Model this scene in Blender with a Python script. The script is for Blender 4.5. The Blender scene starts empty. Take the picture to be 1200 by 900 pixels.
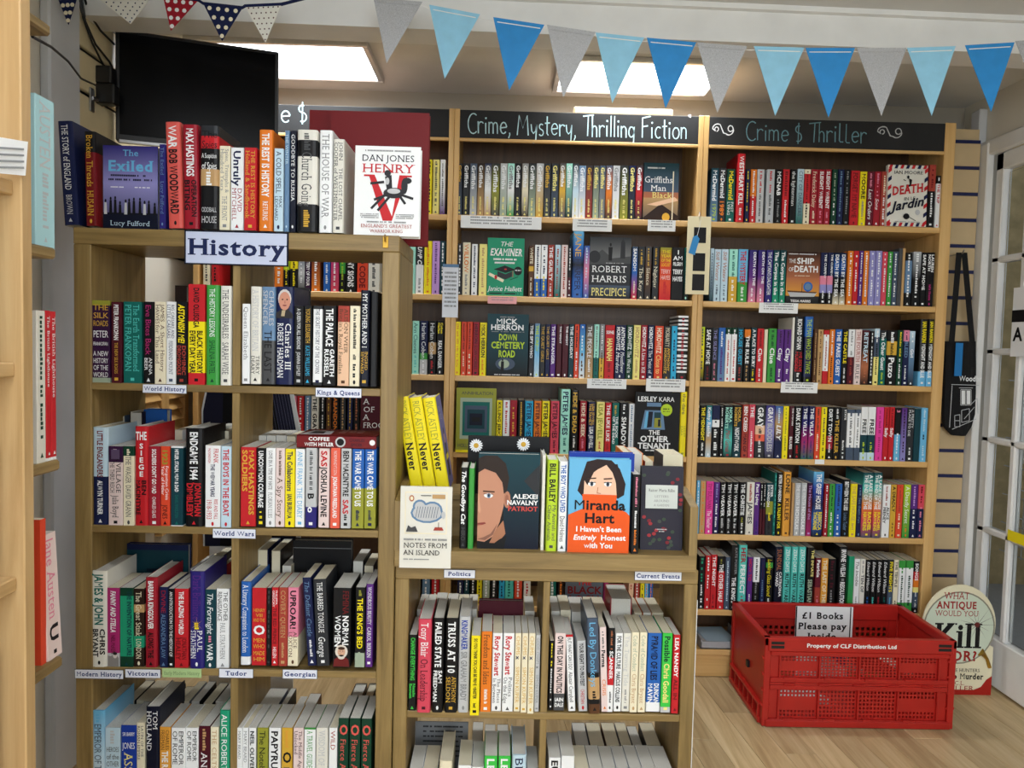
import bpy, math, random
from mathutils import Vector, Matrix
random.seed(7)
scene = bpy.context.scene
COL = scene.collection

# ------------------------------------------------------------------ camera
FPX, CH = 901.0, 1.30
PITCH, ROLL, YAW = 0.0515, 0.0243, 0.0153
def _basis():
    cy, sy = math.cos(YAW), math.sin(YAW)
    F = Vector((sy, cy, 0)); R = Vector((cy, -sy, 0)); U = Vector((0, 0, 1))
    cp, sp = math.cos(PITCH), math.sin(PITCH)
    F2 = F*cp - U*sp; U2 = U*cp + F*sp
    cr, sr = math.cos(ROLL), math.sin(ROLL)
    return R*cr + U2*sr, U2*cr - R*sr, F2
CR, CU, CF = _basis()
CAM = Vector((0, 0, CH))
cam_d = bpy.data.cameras.new('camera'); cam_d.sensor_width = 36; cam_d.lens = FPX/1200*36
cam_d.clip_start = 0.01
cam = bpy.data.objects.new('camera', cam_d); COL.objects.link(cam)
cam.matrix_world = Matrix(((CR.x, CU.x, -CF.x, 0), (CR.y, CU.y, -CF.y, 0), (CR.z, CU.z, -CF.z, CH), (0, 0, 0, 1)))
scene.camera = cam
def ray(px, py): return CF + CR*((px-600)/FPX) - CU*((py-450)/FPX)
def at(px, py, Y):                      # point of the room at depth Y that lies on a sight line
    d = ray(px, py); return CAM + d*(Y/d.y)
def atx(px, py, X):
    d = ray(px, py); return CAM + d*(X/d.x)
def atz(px, py, Z):
    d = ray(px, py); return CAM + d*((Z-CH)/d.z)

# ------------------------------------------------------------------ light
w = bpy.data.worlds.new('world'); scene.world = w; w.use_nodes = True
bg = w.node_tree.nodes['Background']; bg.inputs[0].default_value = (0.75, 0.85, 1.0, 1); bg.inputs[1].default_value = 0.3
scene.view_settings.view_transform = 'Standard'; scene.view_settings.look = 'None'
scene.view_settings.gamma = 1; scene.view_settings.use_curve_mapping = False
scene.view_settings.exposure = 0.72
PANEL_POWER, PANEL_FRONT, PANEL_WATT = 3.0, 5.0, 6.5      # emission of the ceiling panels behind and in front of the beam
win = bpy.data.lights.new('added_front_fill', 'AREA'); win.shape = 'RECTANGLE'; win.size, win.size_y = 2.3, 1.5; win.energy = 40; win.color = (.86, .94, 1.0)  # added fill light behind the viewer, brightens beam, bunting and covers
wo = bpy.data.objects.new('added_front_fill', win); COL.objects.link(wo); wo.location = (.3, -2.12, 1.35); wo.rotation_euler = (math.pi/2, 0, 0)

YC, YH = 2.97, 1.90                      # front planes: crime shelves, near bookcases
CEIL = 2.35

# ------------------------------------------------------------------ colours
def lin(h):
    def f(c):
        c /= 255; return c/12.92 if c <= .04045 else ((c+.055)/1.055)**2.4
    return (f(int(h[0:2], 16)), f(int(h[2:4], 16)), f(int(h[4:6], 16)), 1.0)
PAL = {k: lin(v) for k, v in dict(
 black='121214', charcoal='2c2e32', dark_grey='48494b', grey='86888a', light_grey='bfc1c3', white='eceeef', off_white='dfddd3',
 cream='e9e0c4', pale_pink='e4d0cd', pink='e0859f', hot_pink='e0409a', magenta='a82a6c', red='c0222a', crimson='9c1d2c',
 dark_red='701419', maroon='4a1220', burgundy='641a2a', brick='a33f33', coral='e5624c', orange='e07a24', orange_red='d9482c',
 amber='dd9c3c', gold='d2a63a', yellow='efdc1c', pale_yellow='ece086', lime='b4d02c', green='3c963f', bright_green='3fc24a', dark_green='103c2a',
 emerald='1f9670', teal='12645c', dark_teal='123c46', aqua='55c3b8', mint='a2e2d0', sage='9fae98', cyan='2fa8d4', sky_blue='68b2dc',
 pale_blue='bfd8e6', blue='2660b0', royal_blue='1c3c9c', navy='171f46', indigo='2a2470', purple='582a7c', plum='33143a', lavender='8f8cc6',
 lilac='c096d4', brown='583822', tan='bd9868', olive='949634', peach='e6bd9c', slate='465468', steel='6484a6', salmon='d65a52', rose='d2485c',
 silver='b4b8bc', copper='b06a48', dark_brown='2a1a14', skin='d8a184', dark_navy='0d1226').items()}

# ------------------------------------------------------------------ mesh builder
class MB:
    def __init__(s): s.v = []; s.f = []; s.c = []
    def poly(s, pts, col=(1, 1, 1, 1)):
        i = len(s.v); s.v += [tuple(p) for p in pts]; s.f.append(tuple(range(i, i+len(pts))))
        if isinstance(col, list): s.c += col
        else: s.c += [col]*len(pts)
    def box(s, x0, x1, y0, y1, z0, z1, col=(1, 1, 1, 1)):
        p = [(x, y, z) for z in (z0, z1) for y in (y0, y1) for x in (x0, x1)]
        for q in ((0, 2, 3, 1), (4, 5, 7, 6), (0, 1, 5, 4), (2, 6, 7, 3), (0, 4, 6, 2), (1, 3, 7, 5)): s.poly([p[k] for k in q], col)
    def bbox(s, x0, x1, y0, y1, z0, z1, b=.002, col=(1, 1, 1, 1)):   # box with chamfered edges
        x0, x1 = min(x0, x1), max(x0, x1)
        cx, cy, cz = (x0+x1)/2, (y0+y1)/2, (z0+z1)/2; hx, hy, hz = (x1-x0)/2, (y1-y0)/2, (z1-z0)/2
        b = min(b, hx*.45, hy*.45, hz*.45)
        def P(a, bb, c): return (cx+a, cy+bb, cz+c)
        for sx in (-1, 1):
            q = [P(sx*hx, -sx*(hy-b), -(hz-b)), P(sx*hx, sx*(hy-b), -(hz-b)), P(sx*hx, sx*(hy-b), hz-b), P(sx*hx, -sx*(hy-b), hz-b)]; s.poly(q, col)
            q = [P(sx*(hx-b), sx*hy, -(hz-b)), P(-sx*(hx-b), sx*hy, -(hz-b)), P(-sx*(hx-b), sx*hy, hz-b), P(sx*(hx-b), sx*hy, hz-b)]; s.poly(q, col)
            q = [P(-(hx-b)*sx, -(hy-b), sx*hz), P((hx-b)*sx, -(hy-b), sx*hz), P((hx-b)*sx, (hy-b), sx*hz), P(-(hx-b)*sx, (hy-b), sx*hz)]; s.poly(q, col)
        for sx in (-1, 1):
            for sy in (-1, 1):
                s.poly([P(sx*hx, sy*(hy-b), -(hz-b)), P(sx*(hx-b), sy*hy, -(hz-b)), P(sx*(hx-b), sy*hy, hz-b), P(sx*hx, sy*(hy-b), hz-b)], col)
                s.poly([P(sx*hx, -(hy-b), sy*(hz-b)), P(sx*hx, hy-b, sy*(hz-b)), P(sx*(hx-b), hy-b, sy*hz), P(sx*(hx-b), -(hy-b), sy*hz)], col)
                s.poly([P(-(hx-b), sx*hy, sy*(hz-b)), P(hx-b, sx*hy, sy*(hz-b)), P(hx-b, sx*(hy-b), sy*hz), P(-(hx-b), sx*(hy-b), sy*hz)], col)
                for sz in (-1, 1): s.poly([P(sx*hx, sy*(hy-b), sz*(hz-b)), P(sx*(hx-b), sy*hy, sz*(hz-b)), P(sx*(hx-b), sy*(hy-b), sz*hz)], col)
    def tube(s, pts, r, n=6, col=(1, 1, 1, 1), cap=True):
        pts = [Vector(p) for p in pts]; rings = []
        for i, p in enumerate(pts):
            t = (pts[min(i+1, len(pts)-1)]-pts[max(i-1, 0)]).normalized()
            a = t.cross(Vector((0, 0, 1)) if abs(t.z) < .9 else Vector((1, 0, 0))).normalized(); b = t.cross(a)
            rr = r[i] if isinstance(r, (list, tuple)) else r
            rings.append([p+a*(rr*math.cos(2*math.pi*k/n))+b*(rr*math.sin(2*math.pi*k/n)) for k in range(n)])
        for i in range(len(rings)-1):
            for k in range(n): s.poly([rings[i][k], rings[i][(k+1) % n], rings[i+1][(k+1) % n], rings[i+1][k]], col)
        if cap: s.poly(rings[0][::-1], col); s.poly(rings[-1], col)
    def prism(s, pts, y0, y1, col=(1, 1, 1, 1)):         # outline in (x,z) extruded along y
        s.poly([(x, y0, z) for x, z in pts], col); s.poly([(x, y1, z) for x, z in pts][::-1], col)
        n = len(pts)
        for i in range(n):
            a, b = pts[i], pts[(i+1) % n]; s.poly([(a[0], y0, a[1]), (a[0], y1, a[1]), (b[0], y1, b[1]), (b[0], y0, b[1])], col)
    def add(s, o, M=None):
        i = len(s.v); s.v += [tuple(M @ Vector(p)) for p in o.v] if M else o.v
        s.f += [tuple(k+i for k in f) for f in o.f]; s.c += o.c
    def build(s, name, mat, parent=None, smooth=False):
        me = bpy.data.meshes.new(name); off = parent_loc(parent)
        me.from_pydata([(x-off.x, y-off.y, z-off.z) for x, y, z in s.v] if off else s.v, [], s.f)
        ca = me.color_attributes.new('Col', 'FLOAT_COLOR', 'CORNER')
        ca.data.foreach_set('color', [q for c in s.c for q in c])
        if smooth: me.polygons.foreach_set('use_smooth', [True]*len(me.polygons))
        me.materials.append(mat); me.validate()
        o = bpy.data.objects.new(name, me); COL.objects.link(o)
        if parent: o.parent = parent
        return o
def parent_loc(p):
    if not p or p.get('_local'): return None
    l = Vector((0, 0, 0))
    while p: l += p.location; p = p.parent
    return l
def tag(o, label=None, cat=None, group=None, kind=None):
    if label: o['label'] = label
    if cat: o['category'] = cat
    if group: o['group'] = group
    if kind: o['kind'] = kind
    return o
def empty(name, loc, label=None, cat=None, group=None, kind=None):
    o = bpy.data.objects.new(name, None); o.location = loc; o.empty_display_size = .05; COL.objects.link(o)
    return tag(o, label, cat, group, kind)

# ------------------------------------------------------------------ materials
def mat(name, fn):
    m = bpy.data.materials.new(name); m.use_nodes = True; nt = m.node_tree
    fn(nt, nt.nodes['Principled BSDF']); return m
def N(nt, t, **kw):
    n = nt.nodes.new(t)
    for k, v in kw.items():
        if k.startswith('i_'): n.inputs[k[2:].replace('_', ' ')].default_value = v
        else: setattr(n, k, v)
    return n
def ramp(nt, stops):
    r = nt.nodes.new('ShaderNodeValToRGB'); e = r.color_ramp.elements
    while len(e) < len(stops): e.new(.5)
    for k, (p, c) in zip(e, stops): k.position = p; k.color = c
    return r
def wood(name, c0, c1, c2, axis, scale=1.0, rough=.45, per=False):
    def fn(nt, b):
        tc = N(nt, 'ShaderNodeNewGeometry'); mp = N(nt, 'ShaderNodeMapping')
        s = [38*scale]*3; s[axis] = 2.2*scale; mp.inputs['Scale'].default_value = s
        nt.links.new(tc.outputs['Position'], mp.inputs['Vector']); src = mp.outputs[0]
        if per:
            oi = N(nt, 'ShaderNodeObjectInfo'); va = N(nt, 'ShaderNodeVectorMath', operation='MULTIPLY_ADD')
            va.inputs[1].default_value = (97, 53, 31); nt.links.new(oi.outputs['Random'], va.inputs[0]); nt.links.new(src, va.inputs[2]); src = va.outputs[0]
        n1 = N(nt, 'ShaderNodeTexNoise'); n1.inputs['Scale'].default_value = 1.0; n1.inputs['Detail'].default_value = 6; n1.inputs['Roughness'].default_value = .65
        n1.inputs['Distortion'].default_value = .6; nt.links.new(src, n1.inputs['Vector'])
        r = ramp(nt, [(.28, c0), (.5, c1), (.74, c2)]); nt.links.new(n1.outputs['Fac'], r.inputs[0]); out = r.outputs[0]
        if per:
            hs = N(nt, 'ShaderNodeHueSaturation'); mr = N(nt, 'ShaderNodeMapRange'); mr.inputs[3].default_value = .78; mr.inputs[4].default_value = 1.15
            nt.links.new(oi.outputs['Random'], mr.inputs[0]); nt.links.new(mr.outputs[0], hs.inputs['Value']); nt.links.new(out, hs.inputs['Color']); out = hs.outputs[0]
        nt.links.new(out, b.inputs['Base Color']); b.inputs['Roughness'].default_value = rough
        bp = N(nt, 'ShaderNodeBump'); bp.inputs['Strength'].default_value = .12; bp.inputs['Distance'].default_value = .002
        nt.links.new(n1.outputs['Fac'], bp.inputs['Height']); nt.links.new(bp.outputs[0], b.inputs['Normal'])
    return mat(name, fn)
def plain(name, c, rough=.5, metal=0, noise=.06, nscale=30, coat=0, bump=0):
    c = PAL.get(c) or lin(c)
    def fn(nt, b):
        g = N(nt, 'ShaderNodeNewGeometry'); n1 = N(nt, 'ShaderNodeTexNoise'); n1.inputs['Scale'].default_value = nscale; n1.inputs['Detail'].default_value = 5
        nt.links.new(g.outputs['Position'], n1.inputs['Vector'])
        lo = tuple(x*(1-noise) for x in c[:3])+(1,); hi = tuple(min(1, x*(1+noise)) for x in c[:3])+(1,)
        r = ramp(nt, [(.3, lo), (.7, hi)]); nt.links.new(n1.outputs['Fac'], r.inputs[0]); nt.links.new(r.outputs[0], b.inputs['Base Color'])
        b.inputs['Roughness'].default_value = rough; b.inputs['Metallic'].default_value = metal; b.inputs['Coat Weight'].default_value = coat
        if bump:
            bp = N(nt, 'ShaderNodeBump'); bp.inputs['Strength'].default_value = bump; bp.inputs['Distance'].default_value = .003
            nt.links.new(n1.outputs['Fac'], bp.inputs['Height']); nt.links.new(bp.outputs[0], b.inputs['Normal'])
    return mat(name, fn)
def printed(name, rough, coat=0.0):
    def fn(nt, b):
        a = N(nt, 'ShaderNodeVertexColor', layer_name='Col'); nt.links.new(a.outputs[0], b.inputs['Base Color'])
        g = N(nt, 'ShaderNodeNewGeometry'); n1 = N(nt, 'ShaderNodeTexNoise'); n1.inputs['Scale'].default_value = 120; nt.links.new(g.outputs['Position'], n1.inputs['Vector'])
        mr = N(nt, 'ShaderNodeMapRange'); mr.inputs[3].default_value = rough-.06; mr.inputs[4].default_value = rough+.06
        nt.links.new(n1.outputs['Fac'], mr.inputs[0]); nt.links.new(mr.outputs[0], b.inputs['Roughness'])
        b.inputs['Coat Weight'].default_value = coat; b.inputs['Coat Roughness'].default_value = .2; b.inputs['Specular IOR Level'].default_value = .22
    return mat(name, fn)
def emit(name, c, s):
    def fn(nt, b):
        b.inputs['Base Color'].default_value = (.8, .8, .8, 1); b.inputs['Emission Color'].default_value = c; b.inputs['Emission Strength'].default_value = s
    return mat(name, fn)
def pages_fn(nt, b):
    g = N(nt, 'ShaderNodeTexCoord'); wv = N(nt, 'ShaderNodeTexWave'); wv.inputs['Scale'].default_value = 420; wv.inputs['Distortion'].default_value = 1.5
    nt.links.new(g.outputs['Object'], wv.inputs['Vector']); a = N(nt, 'ShaderNodeVertexColor', layer_name='Col')
    mx = N(nt, 'ShaderNodeMixRGB', blend_type='MULTIPLY'); mx.inputs[0].default_value = .35
    nt.links.new(a.outputs[0], mx.inputs[1]); nt.links.new(wv.outputs['Color'], mx.inputs[2]); nt.links.new(mx.outputs[0], b.inputs['Base Color']); b.inputs['Roughness'].default_value = .9
def glass_fn(nt, b):
    b.inputs['Base Color'].default_value = (.93, .96, .95, 1); b.inputs['Roughness'].default_value = .03
    b.inputs['Transmission Weight'].default_value = 1; b.inputs['IOR'].default_value = 1.12
M = {}
oakA = [lin('68542f'), lin('887042'), lin('a08756')]
oakB = [lin('c09455'), lin('d2a86a'), lin('deb87c')]
oakC = [lin('a07f50'), lin('b59465'), lin('c4a678')]
for k, ax in (('x', 0), ('y', 1), ('z', 2)):
    M['oak_'+k] = wood('brown_oak_'+k, *oakA, ax); M['beech_'+k] = wood('honey_beech_'+k, *oakB, ax, .8); M['maple_'+k] = wood('pale_oak_'+k, *oakC, ax, .7)
M['back'] = wood('brown_back_panel', lin('4a3421'), lin('5a4029'), lin('684c32'), 2, .8)
M['floor'] = wood('floor_oak', lin('9c835c'), lin('b9a178'), lin('cdb892'), 1, .9, .4, True)
M['cover'] = printed('book_cover', .5, 0); M['gloss'] = printed('glossy_jacket', .4, .06); M['print'] = printed('print_ink', .5); M['paper'] = printed('paper', .8)
M['pages'] = mat('page_edges', pages_fn); M['glass'] = mat('clear_glass', glass_fn)
M['white_paint'] = plain('white_paint', 'e4e4e2', .5, nscale=8, noise=.05); M['wall'] = plain('cream_wall', 'cfcabd', .8, nscale=5, noise=.05)
M['wall_back'] = plain('dimmed_beige_wall', 'a39c8e', .85, nscale=5, noise=.05); M['ceiling'] = plain('ceiling_paint', 'd2d2d0', .9, nscale=6, noise=.04); M['grey_white'] = plain('grey_white_paint', 'c2c5c9', .6, nscale=6)  # beige back wall darkened in colour to stand for its dim lighting
M['black_plastic'] = plain('black_plastic', '0d0d0e', .4); M['screen'] = plain('screen_glass', '030304', .25, noise=.02); M['screen'].node_tree.nodes['Principled BSDF'].inputs['Specular IOR Level'].default_value = .12
M['red_plastic'] = plain('red_plastic', 'a81a12', .42, nscale=12, noise=.10, bump=.05)
M['board'] = plain('chalkboard', '18191b', .75, nscale=9, noise=.35); M['chalk'] = printed('chalk', .9)
M['cloth'] = plain('black_canvas', '101012', .95, nscale=300, noise=.3, bump=.3); M['metal'] = plain('steel', 'b0b0b0', .3, 1)
M['navy_plastic'] = plain('navy_insert', '141c4c', .4); M['slat'] = plain('slatwall_beige', 'c6ae86', .6, nscale=10)
M['slat_left'] = plain('slatwall_cream', 'cdbf9a', .35, nscale=7, noise=.1); M['glitter'] = plain('silver_glitter', 'b4b6ba', .4, .35, nscale=900, noise=.45, bump=.4)
M['brass'] = plain('brass', 'b08a3c', .35, 1); M['trim'] = plain('aluminium', 'cfcfcf', .35, .8)
M['panel'] = emit('ceiling_panel_light', (.93, .98, 1.05, 1), PANEL_POWER); M['panel_front'] = emit('shop_floor_panel_light', (.93, .98, 1.05, 1), PANEL_FRONT)
M['grey_plastic'] = plain('grey_plastic', 'a6a8ac', .45); M['stone'] = plain('outside_stone', 'cdb98e', .9, nscale=14, noise=.2, bump=.2)
M['cable'] = plain('cable_rubber', '0a0a0a', .5)

# ------------------------------------------------------------------ lettering
_G = {}
def _glyph(ch, bold):
    k = (ch, bold)
    if k in _G: return _G[k]
    def mk(t):
        cu = bpy.data.curves.new('g', 'FONT'); cu.body = t; cu.size = 1; cu.resolution_u = 2; cu.offset = bold; cu.fill_mode = 'FRONT'
        o = bpy.data.objects.new('g', cu); COL.objects.link(o); bpy.context.view_layer.update()
        me = bpy.data.meshes.new_from_object(o.evaluated_get(bpy.context.evaluated_depsgraph_get()))
        vs = [(v.co.x, v.co.y) for v in me.vertices]; fs = [tuple(p.vertices) for p in me.polygons]
        bpy.data.objects.remove(o); bpy.data.curves.remove(cu); bpy.data.meshes.remove(me); return vs, fs
    if 'cap' not in _G:
        v, _ = mk('H'); _G['cap'] = max(y for x, y in v)
        v, _ = mk('x'); _G['xh'] = max(y for x, y in v)/_G['cap']
        v, _ = mk('HH'); _G['hh'] = max(x for x, y in v)
    v2, _ = mk('H'+ch+'H'); adv = (max(x for x, y in v2)-_G['hh'])/_G['cap'] if v2 else .4
    if ch == ' ': vs, fs = [], []
    else:
        def area(v, f): return sum(abs(sum(v[a][0]*v[b][1]-v[b][0]*v[a][1] for a, b in zip(q, q[1:]+q[:1])))/2 for q in f)
        if ch in 'MWw': bold = 0
        vs, fs = mk(ch)
        if bold > 0:                       # thickened outlines can fold over: fall back to a lighter weight
            b0 = bold; bold = 0; a0 = area(*mk(ch)); bold = b0
            while bold > .004 and not a0*1.04 < area(vs, fs) < a0*2.2: bold *= .6; vs, fs = mk(ch)
    c = _G['cap']; vs = [(x/c, y/c) for x, y in vs]
    _G[k] = (vs, fs, max(adv, .12)); return _G[k]
def _serif(ch, bold):
    k = (ch, bold, 's')
    if k in _G: return _G[k]
    vs, fs, adv = _glyph(ch, bold); cnt = {}
    for f in fs:
        for a, b in zip(f, f[1:]+f[:1]): cnt[(min(a, b), max(a, b))] = cnt.get((min(a, b), max(a, b)), 0)+1
    vs, fs = list(vs), list(fs); lv = [0, 1, _G['xh']] if ch.islower() else [0, 1]
    if ch.isalpha() and ch not in 'oceasgCGOQSJ':
        ys = [y for x, y in vs]
        for (a, b), n in list(cnt.items()):
            if n != 1: continue
            (xa, ya), (xb, yb) = vs[a], vs[b]
            if abs(ya-yb) > .02 or not .05 < abs(xa-xb) < .3: continue
            if not any(abs(ya-l) < .05+bold for l in lv) and ch not in 'ypqg': continue
            x0, x1 = min(xa, xb)-.09, max(xa, xb)+.09; up = ya > .4
            if ch in 'inmrp' and up: x1 -= .09
            t = .07; y0, y1 = (ya-t, ya) if up else (ya, ya+t)
            for q0, q1 in ((x0, min(xa, xb)), (max(xa, xb), x1)):
                if q1-q0 < .01: continue
                i = len(vs); vs += [(q0, y0), (q1, y0), (q1, y1), (q0, y1)]; fs.append((i, i+1, i+2, i+3))
    _G[k] = (vs, fs, adv+.07); return _G[k]
BOLD = .03
def text2d(t, style=''):                 # polygons with cap height 1, and the width
    vs, fs, x = [], [], 0.0; b = BOLD if 'b' in style else (-.006 if 't' in style else 0)
    for ch in t:
        g = _serif(ch, b) if 's' in style else _glyph(ch, b)
        i = len(vs); sh = .22 if 'i' in style else 0
        vs += [(px+x+sh*py, py) for px, py in g[0]]; fs += [tuple(k+i for k in f) for f in g[1]]; x += g[2]+(.03 if b > 0 else 0)
    return vs, fs, max(x-.08, .1)
def put_text(mb, t, style, col, fn, ch, xs=1.0):          # fn maps (u,v) in metres to a point
    vs, fs, wd = text2d(t, style)
    for f in fs: mb.poly([fn(vs[k][0]*ch*xs, vs[k][1]*ch) for k in f], col)
    return wd*ch*xs
def fit(t, style, ch, maxw, minxs=.6, maxxs=1.15):
    wd = text2d(t, style)[2]; xs = maxw/(wd*ch)
    if xs < minxs: ch *= xs/minxs; xs = minxs
    return ch, min(xs, maxxs), wd

# ------------------------------------------------------------------ books
LIMIT = 300
BOOKS = []            # every row book is first described here, then the largest are built as things
def bands(spec):
    if '~' in spec:
        cs = spec.split('~'); n = len(cs)-1
        return [(i/n, (i+1)/n, PAL[cs[i]], PAL[cs[i+1]]) for i in range(n)], cs
    p = spec.split('>'); out = []; z = 0.0; cs = p[0::2]
    for i in range(0, len(p), 2):
        e = float(p[i+1]) if i+1 < len(p) else 1.0
        out.append((z, e, PAL[p[i]], PAL[p[i]])); z = e
    return out, cs
def book_mesh(wd, h, dp, spec, hard):
    """cover, pages: local frame, spine faces -y, base z=0, centred in x"""
    bs, _ = bands(spec); t = .0022 if hard else .0007; hw = wd/2
    t = min(t, wd*.12); r = min(.004 if hard else .0012, wd*.22)
    if hard: outer = [(-hw, dp), (-hw, r*1.3), (-hw*.86, r*.35), (-hw*.55, 0), (hw*.55, 0), (hw*.86, r*.35), (hw, r*1.3), (hw, dp)]
    else: outer = [(-hw, dp), (-hw, r), (-hw+r, 0), (hw-r, 0), (hw, r), (hw, dp)]
    inner = [(-hw+t, dp), (-hw+t, r+t), (hw-t, r+t), (hw-t, dp)]
    c = MB(); n = len(outer)
    for f0, f1, ca, cb in bs:
        za, zb = h*(1-f0), h*(1-f1)
        for i in range(n-1):
            a, b = outer[i], outer[i+1]
            c.poly([(a[0], a[1], zb), (b[0], b[1], zb), (b[0], b[1], za), (a[0], a[1], za)], [cb, cb, ca, ca])
        for i in range(3):
            a, b = inner[i+1], inner[i]; c.poly([(a[0], a[1], zb), (b[0], b[1], zb), (b[0], b[1], za), (a[0], a[1], za)], PAL['off_white'])
        for s in (0, 1):
            o, q = (outer[-1], inner[-1]) if s else (inner[0], outer[0])
            c.poly([(o[0], dp, zb), (q[0], dp, zb), (q[0], dp, za), (o[0], dp, za)], ca)
    for z, col, fl in ((h, bs[0][2], 0), (0, bs[-1][3], 1)):
        L = [outer[0], outer[1], inner[1], inner[0]]; Rr = [inner[3], inner[2], outer[-2], outer[-1]]
        Mi = outer[1:-1]+[inner[2], inner[1]]
        for q in (L, Rr, Mi):
            q = [(x, y, z) for x, y in q]; c.poly(q if fl else q[::-1], col)
    p = MB(); g = .003 if hard else .0006
    pc = PAL['cream'] if random.random() < .35 else PAL['off_white']
    p.box(-hw+t, hw-t, r+t, dp-(.004 if hard else .0008), g, h-g, pc)
    return c, p
def spine_text(wd, h, segs, y=-.0005, logo=True, parts=None):
    mb = MB()
    if not segs: return mb
    top, bot = h*.965, h*(.09 if logo else .03); L = top-bot
    wts = []
    for s in segs:
        lines = s[2].split('^'); m = int(s[2])*.55 if 'g' in s[1] else max(len(q) for q in lines)
        if 'v' in s[1] or 'u' in s[1]: m = len(lines)*(1.6 if 'v' in s[1] else 1.0)*max(1, .5)+1
        wts.append((m+1.5)*(1.35 if 'b' in s[1] else 1))
    tot = sum(wts); z = top
    for (cn, st, tx), wt in zip(segs, wts):
        share = L*wt/tot; use = share*.93; col = PAL[cn]
        if 'g' in st:                       # print too small to read: short strokes along the spine
            k = int(int(tx)*1.7); step = use/k; hh = wd*(.42 if 'b' in st else .30)
            for i in range(k):
                if random.random() < .13: continue
                u0 = z-i*step; a = hh*random.choice((1, .8, .7)); q = step*random.uniform(.55, .85); mb.poly([(-hh/2, y, u0-q), (a-hh/2, y, u0-q), (a-hh/2, y, u0), (-hh/2, y, u0)], col)
        elif 'v' in st or 'u' in st:        # upright lines stacked down the spine
            lines = tx.split('^'); lh = use/len(lines)
            for i, ln in enumerate(lines):
                ch, xs, w0 = fit(ln, st, min(lh*.72, wd*1.0), wd*.8, .5, 1.1); wid = w0*ch*xs; zz = z-lh*(i+.5)-ch/2
                put_text(mb, ln, st, col, lambda u, v: (-wid/2+u, y, zz+v), ch, xs)
        else:
            lines = tx.split('^'); n = len(lines)
            for i, ln in enumerate(lines):
                ch, xs, w0 = fit(ln, st, wd*(.56 if n == 1 else .34), use, .62, 1.3)
                xc = (0 if n == 1 else wd*(.22-.44*i/(n-1)))-ch/2
                put_text(mb, ln, st, col, lambda u, v: (xc+v, y, z-u), ch, xs)
        z -= share
        if parts is not None and mb.f: parts.append(mb); mb = MB()
    if logo and wd > .008:
        col = PAL[segs[-1][0]]; r = min(wd*.22, .0045); zc = h*.05
        kind = random.randrange(3); k = 8
        if kind == 0: mb.poly([(r*.7*math.cos(2*math.pi*i/k), y, zc+r*1.2*math.sin(2*math.pi*i/k)) for i in range(k)], col)
        elif kind == 1: mb.poly([(-r, y, zc-r), (r, y, zc-r), (0, y, zc+r)], col)
        else: mb.poly([(-r, y, zc-r*.8), (r, y, zc-r*.8), (r, y, zc+r*.8), (-r, y, zc+r*.8)], col)
    if parts is not None and mb.f: parts.append(mb)
    return mb
ORD = 'first second third fourth fifth sixth seventh eighth ninth tenth eleventh twelfth thirteenth fourteenth fifteenth sixteenth seventeenth eighteenth nineteenth'.split()
def ordinal(n):
    if n <= 19: return ORD[n-1]
    t = {2: 'twent', 3: 'thirt', 4: 'fort'}[n//10]
    return t+'ieth' if n % 10 == 0 else t+'y-'+ORD[n % 10-1]
def row(phrase, group, Y, ref, deftop, data, back=False, base=None, dpth=None):
    """ref: a pixel where the books meet the shelf; lines: x0 x1 top cover flags | seg | seg"""
    z = at(ref[0], ref[1], Y).z if base is None else base
    i = 0
    for ln in data.strip().split('\n'):
        ln = ln.strip()
        if not ln: continue
        head, *sg = [q.strip() for q in ln.split('|')]; hd = head.split()
        x0, x1 = float(hd[0]), float(hd[1]); tp = deftop if hd[2] == '-' else float(hd[2])
        spec = hd[3]; fl = hd[4].split(',') if len(hd) > 4 else []
        hard = 'h' in fl; pro = 0.006*random.random() + (.010 if hard else 0); lean = 0
        for q in fl:
            if q[0] == 'f': pro = float(q[1:])/1000
            if q[0] == 'L': lean = float(q[1:])
        if back: tp = 403+(tp-403)*(Y+(dpth or .125))/Y          # the far edge of the top is what was measured
        Yf = Y-pro if not back else Y
        ym = (tp+ref[1])/2
        Xa, Xb = at(x0, ym, Yf).x, at(x1, ym, Yf).x; ht = at((x0+x1)/2, tp, Yf).z-z
        i += 1
        segs = [tuple(q.split(':', 2)) for q in sg]
        BOOKS.append(dict(phrase=phrase, group=group, n=i, X=(Xa+Xb)/2, W=max(Xb-Xa-.0008, .003), Y=Yf, z=z, h=ht, spec=spec, hard=hard, lean=lean, segs=segs,
            area=(x1-x0)*max(tp-ref[1], ref[1]-tp)*(.35 if back else 1), back=back, dp=dpth or (.158 if hard else .130), logo='n' not in fl))
    return z
def cname(spec):
    cs = []
    for c in bands(spec)[1]:
        if c not in cs: cs.append(c)
    return ' and '.join(c.replace('_', ' ') for c in cs[:2])
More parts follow.
